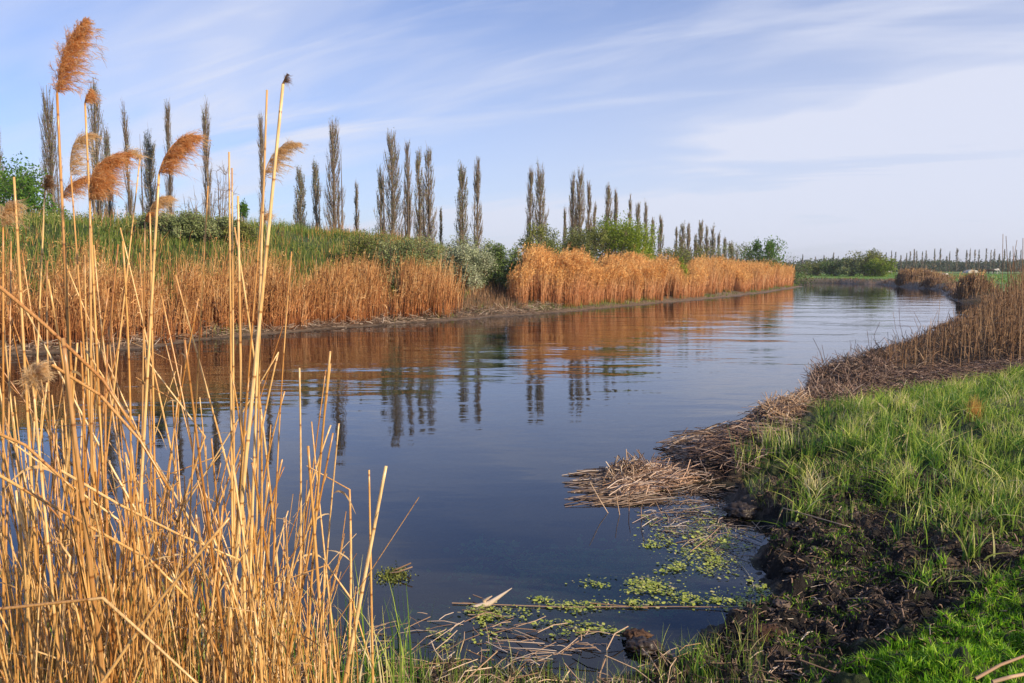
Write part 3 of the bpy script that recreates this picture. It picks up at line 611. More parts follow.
def bush(name, px, topy, wpx, D, mat, label, depth=None, nl=5000, ls=.13, clumps=26, zbase=None, group=None, cat='bush', branch=True, up=0, flat=1.0, seedless=False, asp=.5, basepy=None):
    tp = AT(px, topy, D); x = tp[0]; zb = gz(x, D) - .05 if zbase is None else zbase
    hh = tp[2] - zb; rx = wpx * D / F / 2 * (1.35 if group and 'behind the orange' in group else 1.1); ry = depth or rx
    root = empty(name, (x, D, zb)); tag(root, label, cat, group)
    th = rng.random(clumps) * 6.28; u = rng.random(clumps) ** .5; zc = rng.uniform(.18, .86, clumps)
    prof = np.clip(1 - ((zc - .38) / .62) ** 2, .05, 1) ** .36
    C = np.stack([np.cos(th) * u * rx * prof * .8, np.sin(th) * u * ry * prof * .8, zc * hh], -1)
    cs = min(rx, hh) * rng.uniform(.2, .42, clumps)
    k = rng.integers(0, clumps, nl); dv = norm(rng.standard_normal((nl, 3))); q = dv * (cs[k] * rng.random(nl) ** .45)[:, None] * np.array([1, 1, flat]); q[:, 2] += np.abs(rng.standard_normal(nl)) * hh * .03 * (1 + up)
    P = C[k] + q; P[:, 2] = np.maximum(P[:, 2], .03)
    A = Acc()
    nt_ = clumps
    t = np.linspace(0, 1, 5)[None, :, None]; T = C[:, None] * t; T[..., :2] *= np.linspace(0, 1, 5)[None, :, None] ** .4; T[..., 2:] = C[:, None, 2:] * t + 0
    A.add(tubes(T, max(.012, hh * .008) * np.linspace(1.2, .35, 5)[None] * np.ones((clumps, 1)), 4))
    if branch:
        nb = clumps * 14; kk = rng.integers(0, clumps, nb); dv = norm(rng.standard_normal((nb, 3)) + np.array([0, 0, .9])); T2 = C[kk][:, None] + dv[:, None] * (cs[kk] * 1.15)[:, None, None] * np.linspace(-.2, 1, 3)[None, :, None]
        A.add(tubes(T2, max(.005, D * .00009) * np.array([[1, .7, .3]]), 3))
    A.build('branches', MT['twig'], root)
    L = Acc(); L.add(leaves(P, ls * rng.uniform(.6, 1.3, nl), np.clip(rng.normal(.5, .22, nl) + (rng.random(clumps)[k] - .5) * .5, 0, 1), up, asp)); L.build('foliage', MT[mat], root)
    return root
bush('leafy_tree', 0, 158, 116, 44, 'leafgreen', 'fresh green leafy tree filling the left edge above the mound', nl=15000, ls=.19, clumps=44, cat='tree')
bush('green_bush', 246, 196, 26, 52, 'leafgreen', 'small upright green bush on the mound behind the tallest reeds', nl=2200, ls=.15, clumps=14)
def bare_bush(px, top, w, D, label):
    tp = AT(px, top, D); x = tp[0]; zb = gz(x, D) - .05; hh = tp[2] - zb; root = empty('bare_bush', (x, D, zb)); tag(root, label, 'bush'); A = Acc(); rw = w * D / F / 2
    tips = []
    n = 16; a = rng.random(n) * 6.28; u = rng.random(n) ** .6; T = np.stack([np.cos(a) * u * rw, np.sin(a) * u * rw, hh * rng.uniform(.6, 1, n)], -1); t = np.linspace(0, 1, 7)
    P = T[:, None] * t[None, :, None]; P[..., :2] = T[:, None, :2] * (t ** 1.4)[None, :, None]; P += np.cumsum(rng.standard_normal(P.shape) * .05, 1) * t[None, :, None]
    A.add(tubes(P, .035 * (1 - .75 * t)[None] * np.ones((n, 1)), 4))
    k = rng.integers(0, n, 260); s = rng.integers(2, 7, 260); b = P[k, s]; d = norm(rng.standard_normal((260, 3)) * .7 + np.array([0, 0, .9])) * rng.uniform(.3, .9, 260)[:, None]
    A.add(tubes(b[:, None] + d[:, None] * np.linspace(0, 1, 3)[None, :, None], .012 * np.array([[1, .7, .4]]), 3)); A.build('branches', MT['twig'], root)
bare_bush(218, 168, 34, 50, 'leafless grey bush on the mound right of the third bare poplar')
bare_bush(196, 200, 20, 46, 'low leafless shrub on the mound crest left of the larger leafless bush')
for px, ty, w, D, mt_, nl, lb in [(170, 219, 46, 30, 'leafsage', 3500, 'rounded sage green shrub on the mound crest left of centre'), (205, 221, 50, 31, 'leafsage', 3500, 'wide sage green shrub on the mound crest below the leafless bush'),
        (235, 226, 34, 32, 'leafolive', 2400, 'low olive shrub on the mound crest beside the tall reed stems'), (60, 232, 60, 29, 'leafgreen', 4200, 'low green shrub on the mound behind the plume stems'), (118, 233, 50, 29, 'leafolive', 3600, 'low olive shrub on the mound between the plume groups'),
        (20, 236, 50, 29, 'leafgreen', 3600, 'low green shrub on the mound at the left edge'), (405, 246, 60, 33, 'leafsage', 5200, 'pale sage shrub at the end of the mound behind the reeds'), (372, 242, 44, 34, 'leafolive', 3600, 'small olive shrub under the large poplar cluster')]:
    bush('shrub', px, ty - 5, w * 1.5, D, mt_, lb, nl=int(nl * 2.0), ls=.085, clumps=28, group='shrubs on the mound')
bush('willow_bush', 466, 246, 56, 36, 'leafsilver', 'silvery pale willow bush between the mound and the dark green bush', nl=16000, ls=.085, clumps=40)
bush('willow_bush', 470, 241, 70, 41, 'leafsage', 'wide grey green willow bush under the pair of poplars', nl=7000, ls=.09, clumps=30)
bush('dark_bush', 499, 243, 54, 38.5, 'leafdark', 'dense dark green bush just left of the tall orange reeds', nl=11000, ls=.10, clumps=36)
bush('shrub', 521, 231, 22, 50, 'leafsilver', 'thin pale shrub poking up left of the broad poplar', nl=700, ls=.10, clumps=12)
G = 'green willow bushes behind the orange reeds'
bush('willow_bush', 540, 222, 36, 52, 'leafolive', 'olive bush wrapped round the foot of the broad poplar', nl=6500, ls=.13, clumps=22, group=G, up=1)
bush('willow_bush', 562, 224, 44, 56, 'leafsage', 'loose pale green bush right of the broad poplar', nl=4500, ls=.13, clumps=20, group=G)
bush('willow_bush', 583, 227, 52, 54, 'leafolive', 'leaning olive green bush below the tall middle poplar clump', nl=9000, ls=.13, clumps=26, group=G)
bush('willow_bush', 618, 221, 66, 56, 'leafbright', 'largest bright yellow green willow bush under the pointed poplar', nl=17000, ls=.14, clumps=40, group=G, up=1)
bush('willow_bush', 647, 236, 34, 60, 'leafbright', 'lower yellow green willow bush right of the largest one', nl=7000, ls=.14, clumps=20, group=G)
bush('willow_bush', 670, 248, 34, 66, 'leafolive', 'low olive bush in the gap right of the bright willow bushes', nl=2500, ls=.14, clumps=16, group=G)
bush('willow_bush', 684, 255, 12, 50, 'leafbright', 'small yellow green sapling breaking through the orange reeds', nl=1400, ls=.12, clumps=12, group=G)
bush('willow_bush', 695, 245, 40, 78, 'leafolive', 'olive bush round the foot of the last poplar clump', nl=4000, ls=.17, clumps=22, group=G)
bush('willow_bush', 733, 243, 38, 82, 'leafsage', 'loose grey green bush right of the last poplar clump', nl=2600, ls=.17, clumps=18, group=G)
bush('round_bush', 764, 238, 34, 76, 'leafgreen', 'rounded dark green bush standing alone near the end of the orange reeds', nl=5200, ls=.19, clumps=26, group=G, up=1)
bush('willow_bush', 788, 258, 40, 90, 'leafdark', 'low dark bush behind the last orange reeds', nl=2500, ls=.2, clumps=16, group=G)
G = 'bushes on the far shore beyond the bend'
for px, ty, w, D, mt_, nl, lb in [(818, 263, 34, 116, 'leafolive', 3000, 'low olive bush at the left of the far shore beyond the bend'), (836, 259, 40, 112, 'leafdark', 3600, 'dark bush left of the largest far shore bush'),
        (866, 251, 50, 110, 'leafolive', 6000, 'largest rounded bush on the far shore beyond the bend'), (882, 258, 30, 106, 'leafbright', 3200, 'yellow green bush at the right end of the far shore bushes'), (851, 262, 28, 108, 'leafsage', 3000, 'grey green bush between the dark and the largest far shore bush')]:
    bush('far_bush', px, ty, w, D, mt_, lb, nl=nl, ls=.25, clumps=24, group=G)
# far tree belt reading as one mass
A = Acc(); n = 700; bx = rng.uniform(40, 185, n); by = rng.uniform(232, 262, n); A0 = []
hs = 1.6 + 3.4 * fbm(bx * .07, by * .02, 3) ** 1.2; kk = rng.integers(0, n, 42000); dv = rng.standard_normal((42000, 3)); P = np.stack([bx[kk] + dv[:, 0] * 1.6, by[kk] + dv[:, 1] * 1.5, .5 + hs[kk] * np.clip(rng.random(42000) ** .8, 0, 1) + dv[:, 2] * .25], -1)
A.add(leaves(P, rng.uniform(.35, .7, 42000), asp=.8)); T = np.stack([bx, by, 0 * bx + .2], -1)[:, None] + np.array([0, 0, 1.])[None, None] * (hs[:, None, None] * np.linspace(0, 1, 2)[None, :, None]); A.add(tubes(T, .07, 3))
tag(A.build('far_woodland', MT['fartree']), 'low dark tree belt along the horizon beyond the green field', 'woodland', None, 'stuff')
A = Acc(); n = 22000; bx = rng.uniform(-260, 45, n); by = rng.uniform(170, 240, n); A.add(leaves(np.stack([bx, by, .4 + rng.random(n) ** 1.2 * (2.2 + 2.5 * fbm(bx * .05, by * .05, 2))], -1), rng.uniform(.4, .8, n), asp=.8))
tag(A.build('far_woodland', MT['fartree']), 'distant dark hedge line behind the left bank trees', 'woodland', None, 'stuff')

# ------------------------------------------------------------------ far right shore
def pix_points(n, poly_px, z=.3, mask=None, y1=400):
    """ground points whose place in the photo falls in a polygon (layout helper)"""
    xs = [p[0] for p in poly_px]; ys = [p[1] for p in poly_px]; W4 = np.array([Wp(p[0], max(p[1], 272), z) for p in poly_px])
    x0, x1, a0, a1 = W4[:, 0].min(), W4[:, 0].max(), W4[:, 1].min(), min(W4[:, 1].max(), y1); X = []; Y = []; tot = 0
    for it in range(14):
        x, y = scatter(60000, x0, x1, a0, a1); px, py = proj(x, y, z); m = inpoly(px, py, poly_px)
        x, y = pick(x, y, m); dd, l = shore(x, y); m = dd > .03
        if mask is not None: m &= mask(x, y, dd)
        X.append(x[m]); Y.append(y[m]); tot += m.sum()
        if tot > n: break
    return np.concatenate(X)[:n], np.concatenate(Y)[:n]
def stand(cx_px, cy_px, wx_, wy_, n, h0, label, plume=.1):
    c = Wp(cx_px, cy_px, .4); x = c[0] + rng.standard_normal(n) * wx_; y = c[1] + rng.standard_normal(n) * wy_; dd, _ = shore(x, y); m = dd > .1; x, y = x[m], y[m]
    return reed_bed('reed_clump', label, (x, y), n, lambda a, b: h0 * (.25 + .75 * np.exp(-((a - c[0]) / wx_ / 1.5) ** 2)) * (.7 + .6 * fbm(a * .9, b * .9, 2)) + rng.normal(0, .12, len(a)), lambda a, b: .004 + .00022 * np.hypot(a, b), 'brownreed', plume, 'farplume', 'brown reed clumps on the far right shore', .35, cat='reed clump')
stand(912, 282.5, 1.7, 1.0, 2600, 1.05, 'brown reed clump on the dark bank left of the inlet', .05)
stand(931, 284, .9, .8, 700, .5, 'low brown reed fringe right of the first far clump', .02)
stand(958, 293.5, .8, .9, 2200, .95, 'pointed brown reed clump beside the inlet mouth with orange tips', .12)
stand(1000, 298, 1.8, .4, 700, .3, 'low dead reed fringe along the inlet bank')
# field grass
x, y = scatter(60000, 20, 110, 40, 160); dd, l = shore(x, y); m = (~l) & (dd > 1.0) & (x / y < .72); x, y = pick(x, y, m); n = len(x)
A = Acc(); A.add(blades(x, y, ground(x, y), rng.uniform(.06, .16, n), rng.uniform(.02, .07, n), .5, 3)); tag(A.build('field_grass', MT['fieldgrass']), 'bright green short grass of the far field', 'grass', None, 'stuff')
x, y = scatter(200000, 20, 100, 40, 120); dd, l = shore(x, y); m = (~l) & (dd > .0) & (dd < 1.3); x, y = pick(x, y, m); x, y = x[:9000], y[:9000]; n = len(x)
A = Acc(); A.add(blades(x, y, ground(x, y), rng.uniform(.1, .35, n), rng.uniform(.03, .06, n), .4, 3)); tag(A.build('bank_weeds', MT['brownreed']), 'brown weeds along the dark edge of the far right shore', 'weeds', None, 'stuff')
# pale mounded shelters and grazing animals at the far side of the field
def dome(px, py, w, hpx, D, label):
    c = AT(px, py, D); rx = w * D / F / 2; hh = hpx * D / F; zb = gz(c[0], D); u, v = np.meshgrid(np.linspace(0, math.pi, 17), np.linspace(0, 1, 13), indexing='ij')
    V = np.stack([np.cos(u) * rx * (1 + .03 * np.sin(v * 25)), (v - .5) * rx * 1.6, np.sin(u) ** .8 * hh * (1 - .12 * np.abs(v - .5)) + .02], -1); i = np.arange(17 * 13).reshape(17, 13)
    Qd = np.stack([i[:-1, :-1], i[1:, :-1], i[1:, 1:], i[:-1, 1:]], -1).reshape(-1, 4)
    m = vary('pale_sheet', [(0, (.5, .48, .42)), (1, (.6, .58, .52))], .6); r = empty('low_shelter', (c[0], D, zb)); tag(r, label, 'shelter', 'pale low shelters at the far edge of the field')
    mesh('cover', V, Qd, m, r, rnd=np.full(len(V.reshape(-1, 3)), .5), smooth=True)
    for s in (0, 12):
        a = [k for k in range(17)]; VV = np.concatenate([V[:, s], np.stack([V[:, s, 0], V[:, s, 1], 0 * V[:, s, 2]], -1)]); QQ = [(k, k + 1, 17 + k + 1, 17 + k) for k in range(16)]; mesh('end_panel', VV * np.array([1, .995, 1]), QQ, m, r, rnd=np.full(34, .2))
dome(971, 272, 11, 3.2, 190, 'widest pale rounded shelter at the field edge, right of the pointed clump')
dome(888.5, 273, 6, 2.2, 185, 'small pale shelter just right of the far yellow green bush')
dome(929, 272.5, 6, 2.4, 190, 'small pale shelter between the two far brown reed clumps')
def goat(px, py, hgt, face, label, m1, m2):
    g = Wp(px, py, .62); x, y = g[0], g[1]; zb = gz(x, y); root = empty('goat', (x, y, zb)); tag(root, label, 'goat', 'goats grazing in the field'); s = hgt
    pt = lambda *a: np.array(a) * s * np.array([face, 1, 1]); A = Acc()
    A.add(tubes(np.array([pt(-.62, 0, .72), pt(-.55, 0, .74), pt(-.2, 0, .70), pt(.2, 0, .72), pt(.42, 0, .78), pt(.62, 0, .72), pt(.78, 0, .45), pt(.86, 0, .33), pt(.95, 0, .2)])[None], np.array([[.05, .17, .22, .21, .18, .12, .09, .1, .04]]) * s, 10))
    for lx, ly in ((-.45, .1), (-.45, -.1), (.33, .09), (.33, -.09)):
        A.add(tubes(np.array([pt(lx, ly, .62), pt(lx - .05, ly, .36), pt(lx + .02, ly, .3), pt(lx, ly, 0)])[None], np.array([[.085, .045, .04, .035]]) * s, 6))
    for ey in (.07, -.07): A.add(tubes(np.array([pt(.8, ey, .48), pt(.78, ey * 2.4, .5), pt(.76, ey * 3, .44)])[None], np.array([[.03, .035, .01]]) * s, 4))
    A.add(tubes(np.array([pt(-.62, 0, .75), pt(-.72, 0, .7), pt(-.74, 0, .55)])[None], np.array([[.03, .03, .015]]) * s, 5)); A.build('body', m1, root, True)
dark = vary('dark_coat', [(0, (.03, .025, .022)), (1, (.05, .04, .035))], .8); pale = vary('pied_coat', [(0, (.05, .04, .04)), (.5, (.06, .05, .05)), (.52, (.6, .58, .55)), (1, (.6, .58, .55))], .8, noise=(3.0, 2.5))
goat(944, 279.8, .62, 1, 'small black and white goat grazing left of the pointed reed clump', pale, dark)
goat(990.5, 275, 1.1, -1, 'dark goat at the far side of the field', dark, dark)
goat(995, 274.6, 1.15, 1, 'pied goat at the far side of the field beside the dark one', pale, dark)

# ------------------------------------------------------------------ right bank: brown dead reeds, debris, grass
RB = [(872, 372), (900, 350), (935, 335), (965, 322), (1024, 308), (1200, 300), (1200, 372), (1024, 368), (960, 374), (900, 380)]
x, y = pix_points(5200, RB, .3, lambda a, b, d: rng.random(len(a)) < ss(.3, .6, fbm(a * 1.3, b * 1.3, 3)) * np.clip(18 / b, 0, 1))
def hr(a, b):
    z = ground(a, b); px, _ = proj(a, b, z); yt = np.interp(px, [840, 880, 930, 970, 1000, 1024, 1100], [352, 338, 316, 299, 280, 266, 262])
    return np.clip((1.9 - (yt - 268) / 796 * b - z) * (.35 + .75 * fbm(a * .9, b * .9, 3)) * rng.uniform(.6, 1.2, len(a)), .1, 2)
reed_bed('reed_bed', 'ragged brown dead reeds along the right bank', (x, y), 5200, hr, lambda a, b: .0028 + .00018 * np.hypot(a, b), 'brownreed', .012, 'paleplume', None, .12, leaf_n=2, leanx=.0)
def debris(name, label, polypx, n, r=(.0025, .006), ln=(.12, .6), mat='straw', z=.1, lift=.08, tilt=.28, cat='reed litter', az=None, extra=None, bend=.12):
    x, y = pix_points(n, polypx, z); n = len(x); A = Acc(); A.add(straws(x, y, ground(x, y) + rng.random(n) ** 2 * lift + .004, rng.uniform(*ln, n), rng.uniform(*r, n), tilt, bend, az))
    return tag(A.build(name, MT[mat]), label, cat, None, 'stuff')
debris('reed_litter', 'grey brown heap of tangled dead reeds at the water edge below the standing reeds', [(800, 402), (806, 384), (830, 371), (876, 364), (900, 372), (885, 394), (840, 410)], 3600, (.0018, .0045), (.06, .34), 'heapstraw', .2, .12, .5)
debris('reed_litter', 'grey brown litter strip at the foot of the standing brown reeds', [(870, 376), (900, 368), (1024, 362), (1200, 360), (1200, 374), (1024, 378), (940, 386), (890, 394)], 2200, (.0015, .004), (.05, .3), 'darkstraw', .2, .06, .3)
debris('reed_litter', 'dark old reed fragments under the brown dead reeds', [(815, 392), (850, 362), (960, 330), (1024, 325), (1024, 372), (900, 380)], 3500, (.002, .005), (.1, .45), 'darkstraw', .2, .12, .7)
debris('reed_litter', 'brown reed litter spread between the heap and the tall green grass', [(690, 462), (700, 448), (735, 434), (765, 418), (800, 398), (870, 392), (960, 378), (1024, 372), (1024, 384), (880, 404), (800, 425), (745, 482), (700, 486)], 7000, (.0018, .0045), (.06, .34), 'heapstraw', .12, .05, .15)
debris('reed_litter', 'small pinkish heap of broken reeds on the shore', [(755, 420), (775, 405), (805, 402), (812, 418), (790, 432), (765, 432)], 900, (.002, .005), (.08, .28), 'palestraw', .12, .09, .5)
debris('reed_litter', 'scattered straw bits pressed into the dark mud', [(700, 484), (790, 455), (900, 480), (1024, 540), (1024, 640), (830, 683), (640, 700), (760, 610)], 330, (.001, .003), (.03, .16), 'straw', .2, .01, .06, bend=.2)
debris('mud_crumbs', 'dark crumbs and old roots over the churned mud', [(640, 700), (690, 650), (740, 615), (750, 500), (790, 455), (900, 480), (1060, 540), (1060, 660), (830, 700)], 9000, (.002, .006), (.008, .05), 'darkstraw', .15, .012, .5, cat='mud')
debris('reed_litter', 'fallen yellow reed pieces on the shore at the bottom of the photo', [(300, 690), (330, 640), (420, 620), (560, 640), (700, 655), (690, 740), (300, 760)], 200, (.0014, .0036), (.05, .26), 'palestraw', .1, .05, .2)
debris('reed_litter', 'broken stalks and leaves matted beneath the foreground reeds', [(-150, 900), (-150, 640), (330, 640), (360, 900)], 2600, (.0016, .004), (.08, .4), 'straw', .15, .10, .35)
debris('reed_litter', 'grey brown litter along the shore at the bottom of the photo', [(380, 700), (400, 640), (560, 650), (720, 640), (820, 690), (700, 760), (380, 760)], 700, (.0012, .003), (.02, .13), 'straw', .1, .03, .15)

# floating mats of dead reeds on the water: built about the water surface
def mat_pts(n, polypx):
    xs = []; ys = []; W4 = np.array([Wp(*p) for p in polypx])
    while sum(map(len, xs)) < n:
        x, y = scatter(20000, W4[:, 0].min(), W4[:, 0].max(), W4[:, 1].min(), W4[:, 1].max()); px, py = proj(x, y, 0.); m = inpoly(px, py, polypx); xs.append(x[m]); ys.append(y[m])
    return np.concatenate(xs)[:n], np.concatenate(ys)[:n]
A = Acc(); x, y = mat_pts(620, [(612, 492), (622, 476), (648, 470), (700, 464), (712, 472), (700, 482), (672, 489), (652, 496), (628, 498)]); n = len(x)
A.add(straws(x, y, rng.random(n) ** 1.5 * .055 - .003, rng.uniform(.06, .36, n), rng.uniform(.002, .0055, n), .18, .14, (.25, .75)))
mo = tag(A.build('reed_mat', MT['matstraw']), 'floating mat of pinkish broken reeds reaching out from the right shore', 'reed mat', None, 'stuff')
A = Acc(); x, y = mat_pts(260, [(605, 490), (612, 470), (640, 464), (655, 478), (640, 488)]); n = len(x); A.add(straws(x, y, .015 + rng.random(n) * .05, rng.uniform(.05, .18, n), rng.uniform(.003, .006, n), .7, .1)); x, y = mat_pts(220, [(583, 505), (588, 470), (640, 466), (650, 505)]); n = len(x)
A.add(straws(x, y, 0 * x + .004, rng.uniform(.2, .5, n), rng.uniform(.002, .005, n), .05, .05, (.1, .35))); A.build('dark_tangle', MT['straw'], mo)['kind'] = 'stuff'
A = Acc(); x, y = mat_pts(1500, [(672, 460), (676, 440), (735, 428), (765, 414), (806, 394), (815, 410), (760, 440), (700, 478)]); n = len(x)
A.add(straws(x, y, rng.random(n) * .05, rng.uniform(.08, .5, n), rng.uniform(.002, .006, n), .1, .08, (.15, .6)))
tag(A.build('reed_mat', MT['straw']), 'flat fringe of dark wet reed pieces floating along the right shore', 'reed mat', None, 'stuff')
A = Acc(); x, y = mat_pts(260, [(652, 500), (700, 480), (745, 490), (735, 512), (775, 528), (750, 560), (690, 545), (640, 520)]); n = len(x)
A.add(straws(x, y, 0 * x + .003, rng.uniform(.03, .28, n), rng.uniform(.0012, .0035, n), .03, .1, (.3, .9)))
tag(A.build('reed_scraps', MT['straw']), 'thin reed scraps drifting in the small muddy inlet', 'reed litter', None, 'stuff')
A = Acc(); x, y = mat_pts(90, [(340, 668), (350, 640), (440, 605), (540, 625), (620, 642), (600, 668)]); n = len(x)
A.add(straws(x, y, rng.random(n) ** 2 * .05, rng.uniform(.05, .26, n), rng.uniform(.0015, .0035, n), .15, .12, (.1, .7)))
tag(A.build('reed_scraps', MT['palestraw']), 'broken yellow reed pieces lying in the shallow water near the bottom', 'reed litter', None, 'stuff')

# pond weed
def weed(patches, n, z, size, mat, label, name='pond_weed', flat=.18):
    C = []; 
    for px, py, wx_, wy_, k in patches:
        c = Wp(px, py, z); kx = wx_ * c[1] / F; ky = abs(Wp(px, py - wy_, z)[1] - Wp(px, py + wy_, z)[1]) / 2
        m = int(n * k); cl = max(2, int(k * 9)); cc = rng.standard_normal((cl, 2)) * .62; j = rng.integers(0, cl, m); q = cc[j] + rng.standard_normal((m, 2)) * rng.choice([.1, .22, .5], m)[:, None]
        C.append(np.stack([c[0] + q[:, 0] * kx, c[1] + q[:, 1] * ky, np.full(m, z) + rng.random(m) * .012], -1))
    C = np.concatenate(C); m = len(C); a = rng.random(m) * 6.28; s = size * rng.choice([.5, .9, 1.6], m, p=[.45, .4, .15]) * rng.uniform(.8, 1.2, m); t = rng.standard_normal((m, 2)) * flat
    d1 = norm(np.stack([np.cos(a), np.sin(a), t[:, 0]], -1)) * s[:, None]; d2 = norm(np.stack([-np.sin(a), np.cos(a), t[:, 1]], -1)) * s[:, None] * .7
    V = np.stack([C - d1, C - d1 * .3 + d2, C + d1 * .6 + d2 * .6, C + d1, C + d1 * .4 - d2 * .9, C - d1 * .5 - d2 * .7], 1)
    Qd = np.arange(m * 6).reshape(m, 6); r = np.repeat(np.clip(rng.normal(.5, .25, m), 0, 1), 6)
    return tag(mesh(name, V, Qd, MT[mat], None, r, r * 0), label, 'pond weed', None, 'stuff')
weed([(715, 540, 28, 13, 3), (700, 555, 26, 12, 3.2), (672, 568, 16, 6, 1), (650, 587, 22, 8, 3.2), (688, 598, 12, 5, 1), (735, 602, 24, 6, 1.8), (658, 528, 16, 8, .7), (760, 592, 12, 6, .6), (710, 520, 20, 10, .8), (650, 545, 14, 5, .6), (640, 605, 20, 5, .8)], 230, .003, .0085, 'algae', 'yellow green weed clumps floating in the small inlet')
weed([(578, 605, 30, 5, 1.6), (560, 625, 28, 7, 1.2), (490, 618, 14, 8, 1.2), (475, 612, 9, 4, .5), (515, 615, 24, 7, .9), (600, 585, 24, 6, .5), (540, 600, 20, 5, .4), (460, 640, 30, 10, .7), (600, 632, 24, 6, .7)], 210, .003, .008, 'algae', 'yellow green weed specks floating near the bottom of the photo')
weed([(700, 535, 40, 20, 5), (660, 500, 24, 7, 1.6), (735, 560, 30, 16, 3)], 150, .001, .006, 'scum', 'dull brown scum and weed scraps on the inlet water', 'weed_scum')
weed([(600, 580, 55, 14, 5), (680, 575, 50, 20, 5), (560, 610, 50, 10, 4), (640, 600, 60, 10, 5), (720, 590, 40, 14, 4), (505, 560, 40, 12, .6), (500, 620, 60, 10, 3)], 1300, -.085, .024, 'subalgae', 'blue green weed below the surface of the shallow water', 'submerged_weed', .5)

# grass on the right bank
cx_, cy_ = pix_points(1250, TALL, .35, lambda a, b, d: rng.random(len(a)) < ss(.38, .56, fbm(a * 1.9 + 3, b * 1.9, 3)) * np.clip(9 / b, .1, 1)); nt_ = len(cx_)
k = rng.integers(0, nt_, 27000); q = rng.standard_normal((27000, 2)) * rng.uniform(.015, .075, nt_)[k][:, None]; x = cx_[k] + q[:, 0]; y = cy_[k] + q[:, 1]; n = len(x); z = ground(x, y)
th_ = (.45 + .9 * rng.random(nt_))[k]; ext_ = rng.random(n) < .25; hgt = rng.uniform(.07, .27, n) * th_ * (1 - .2 * ss(7, 13, y))
P_ = blades(x, y, z - .01, hgt, rng.uniform(.0035, .0095, n) * (1 + y * .03), .7, 5, (.03, 0), 1.1)
P_ = (P_[0] + np.repeat(q * 0, 10, 0).sum() * 0, P_[1], np.clip(np.repeat(rng.random(nt_)[k] * .55 + rng.random(n) * .45 + (rng.random(n) < .08) * .4, 10), 0, 1), P_[3]); A = Acc(); A.add(P_)
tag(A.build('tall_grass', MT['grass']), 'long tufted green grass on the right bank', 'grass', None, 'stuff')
x, y = pix_points(13000, [(735, 448), (800, 405), (900, 390), (1024, 372), (1100, 372), (1100, 700), (1024, 575), (930, 600), (860, 520), (800, 505), (740, 490)], .3, lambda a, b, d: rng.random(len(a)) < ss(.5, .62, fbm(a * 2.6, b * 2.6, 3))); n = len(x)
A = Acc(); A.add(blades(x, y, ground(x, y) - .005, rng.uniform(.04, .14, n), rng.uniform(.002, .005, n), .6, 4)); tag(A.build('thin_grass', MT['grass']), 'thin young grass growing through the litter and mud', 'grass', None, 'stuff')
x, y = pix_points(80000, SHORT, .3, lambda a, b, d: rng.random(len(a)) < ss(.24, .46, fbm(a * 3.1, b * 3.1, 3))); n = len(x)
A = Acc(); A.add(blades(x, y, ground(x, y) - .004, rng.uniform(.015, .055, n), rng.uniform(.003, .0075, n), .8, 4)); tag(A.build('short_grass', MT['bright']), 'vivid short green grass in the bottom right corner', 'grass', None, 'stuff')
x, y = pix_points(11000, [(560, 740), (640, 665), (750, 615), (760, 560), (740, 500), (790, 455), (900, 480), (1024, 540), (1024, 600), (900, 640), (830, 740)], .2, lambda a, b, d: rng.random(len(a)) < ss(.46, .66, fbm(a * 3.6, b * 3.6, 3))); n = len(x)
A = Acc(); A.add(blades(x, y, ground(x, y) - .004, rng.uniform(.01, .04, n), rng.uniform(.002, .005, n), .9, 3)); tag(A.build('seedling_weeds', MT['bright']), 'small green seedlings dotted over the dark mud', 'weeds', None, 'stuff')
x, y = pix_points(2200, [(300, 760), (330, 660), (460, 650), (560, 660), (760, 640), (780, 760)], .12); n = len(x)
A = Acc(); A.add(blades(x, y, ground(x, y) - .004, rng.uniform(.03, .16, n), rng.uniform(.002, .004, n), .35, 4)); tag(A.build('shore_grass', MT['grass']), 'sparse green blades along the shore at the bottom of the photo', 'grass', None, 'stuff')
def tuft(px, py, n, h, w, mat, label, spread=.05, name='grass_tuft', lean=.5, z=.3, cat='grass tuft', group=None):
    c = Wp(px, py, z); c = Wp(px, py, gz(c[0], c[1])); x = c[0] + rng.standard_normal(n) * spread; y = c[1] + rng.standard_normal(n) * spread
    A = Acc(); A.add(blades(x, y, ground(x, y) - .01, rng.uniform(.5, 1, n) * h, rng.uniform(.6, 1.2, n) * w, lean, 6)); o = A.build(name, MT[mat], None, False, (c[0], c[1], gz(c[0], c[1]))); return tag(o, label, cat, group)
tuft(974, 424, 160, .32, .006, 'orangegrass', 'single orange dry grass tuft standing in the tall green grass', .035, lean=.18)
tuft(972, 562, 34, .26, .011, 'grass', 'bright broad-bladed tuft on the mud below the tall grass', .035)
tuft(925, 590, 22, .15, .010, 'bright', 'low sprawling pale green tuft on the dark mud', .03, lean=.9)
tuft(940, 585, 16, .13, .009, 'bright', 'small spiky green tuft just right of the sprawling one', .025, lean=.6)
tuft(748, 470, 60, .30, .008, 'grass', 'upright green tuft at the left end of the right bank grass', .06, lean=.3)
tuft(776, 462, 120, .34, .008, 'grass', 'thick green tuft standing in the reed litter right of the upright one', .09, lean=.3)
tuft(700, 676, 14, .24, .006, 'grass', 'thin green blades at the bottom edge left of the brown clod', .03, lean=.25, z=.1)
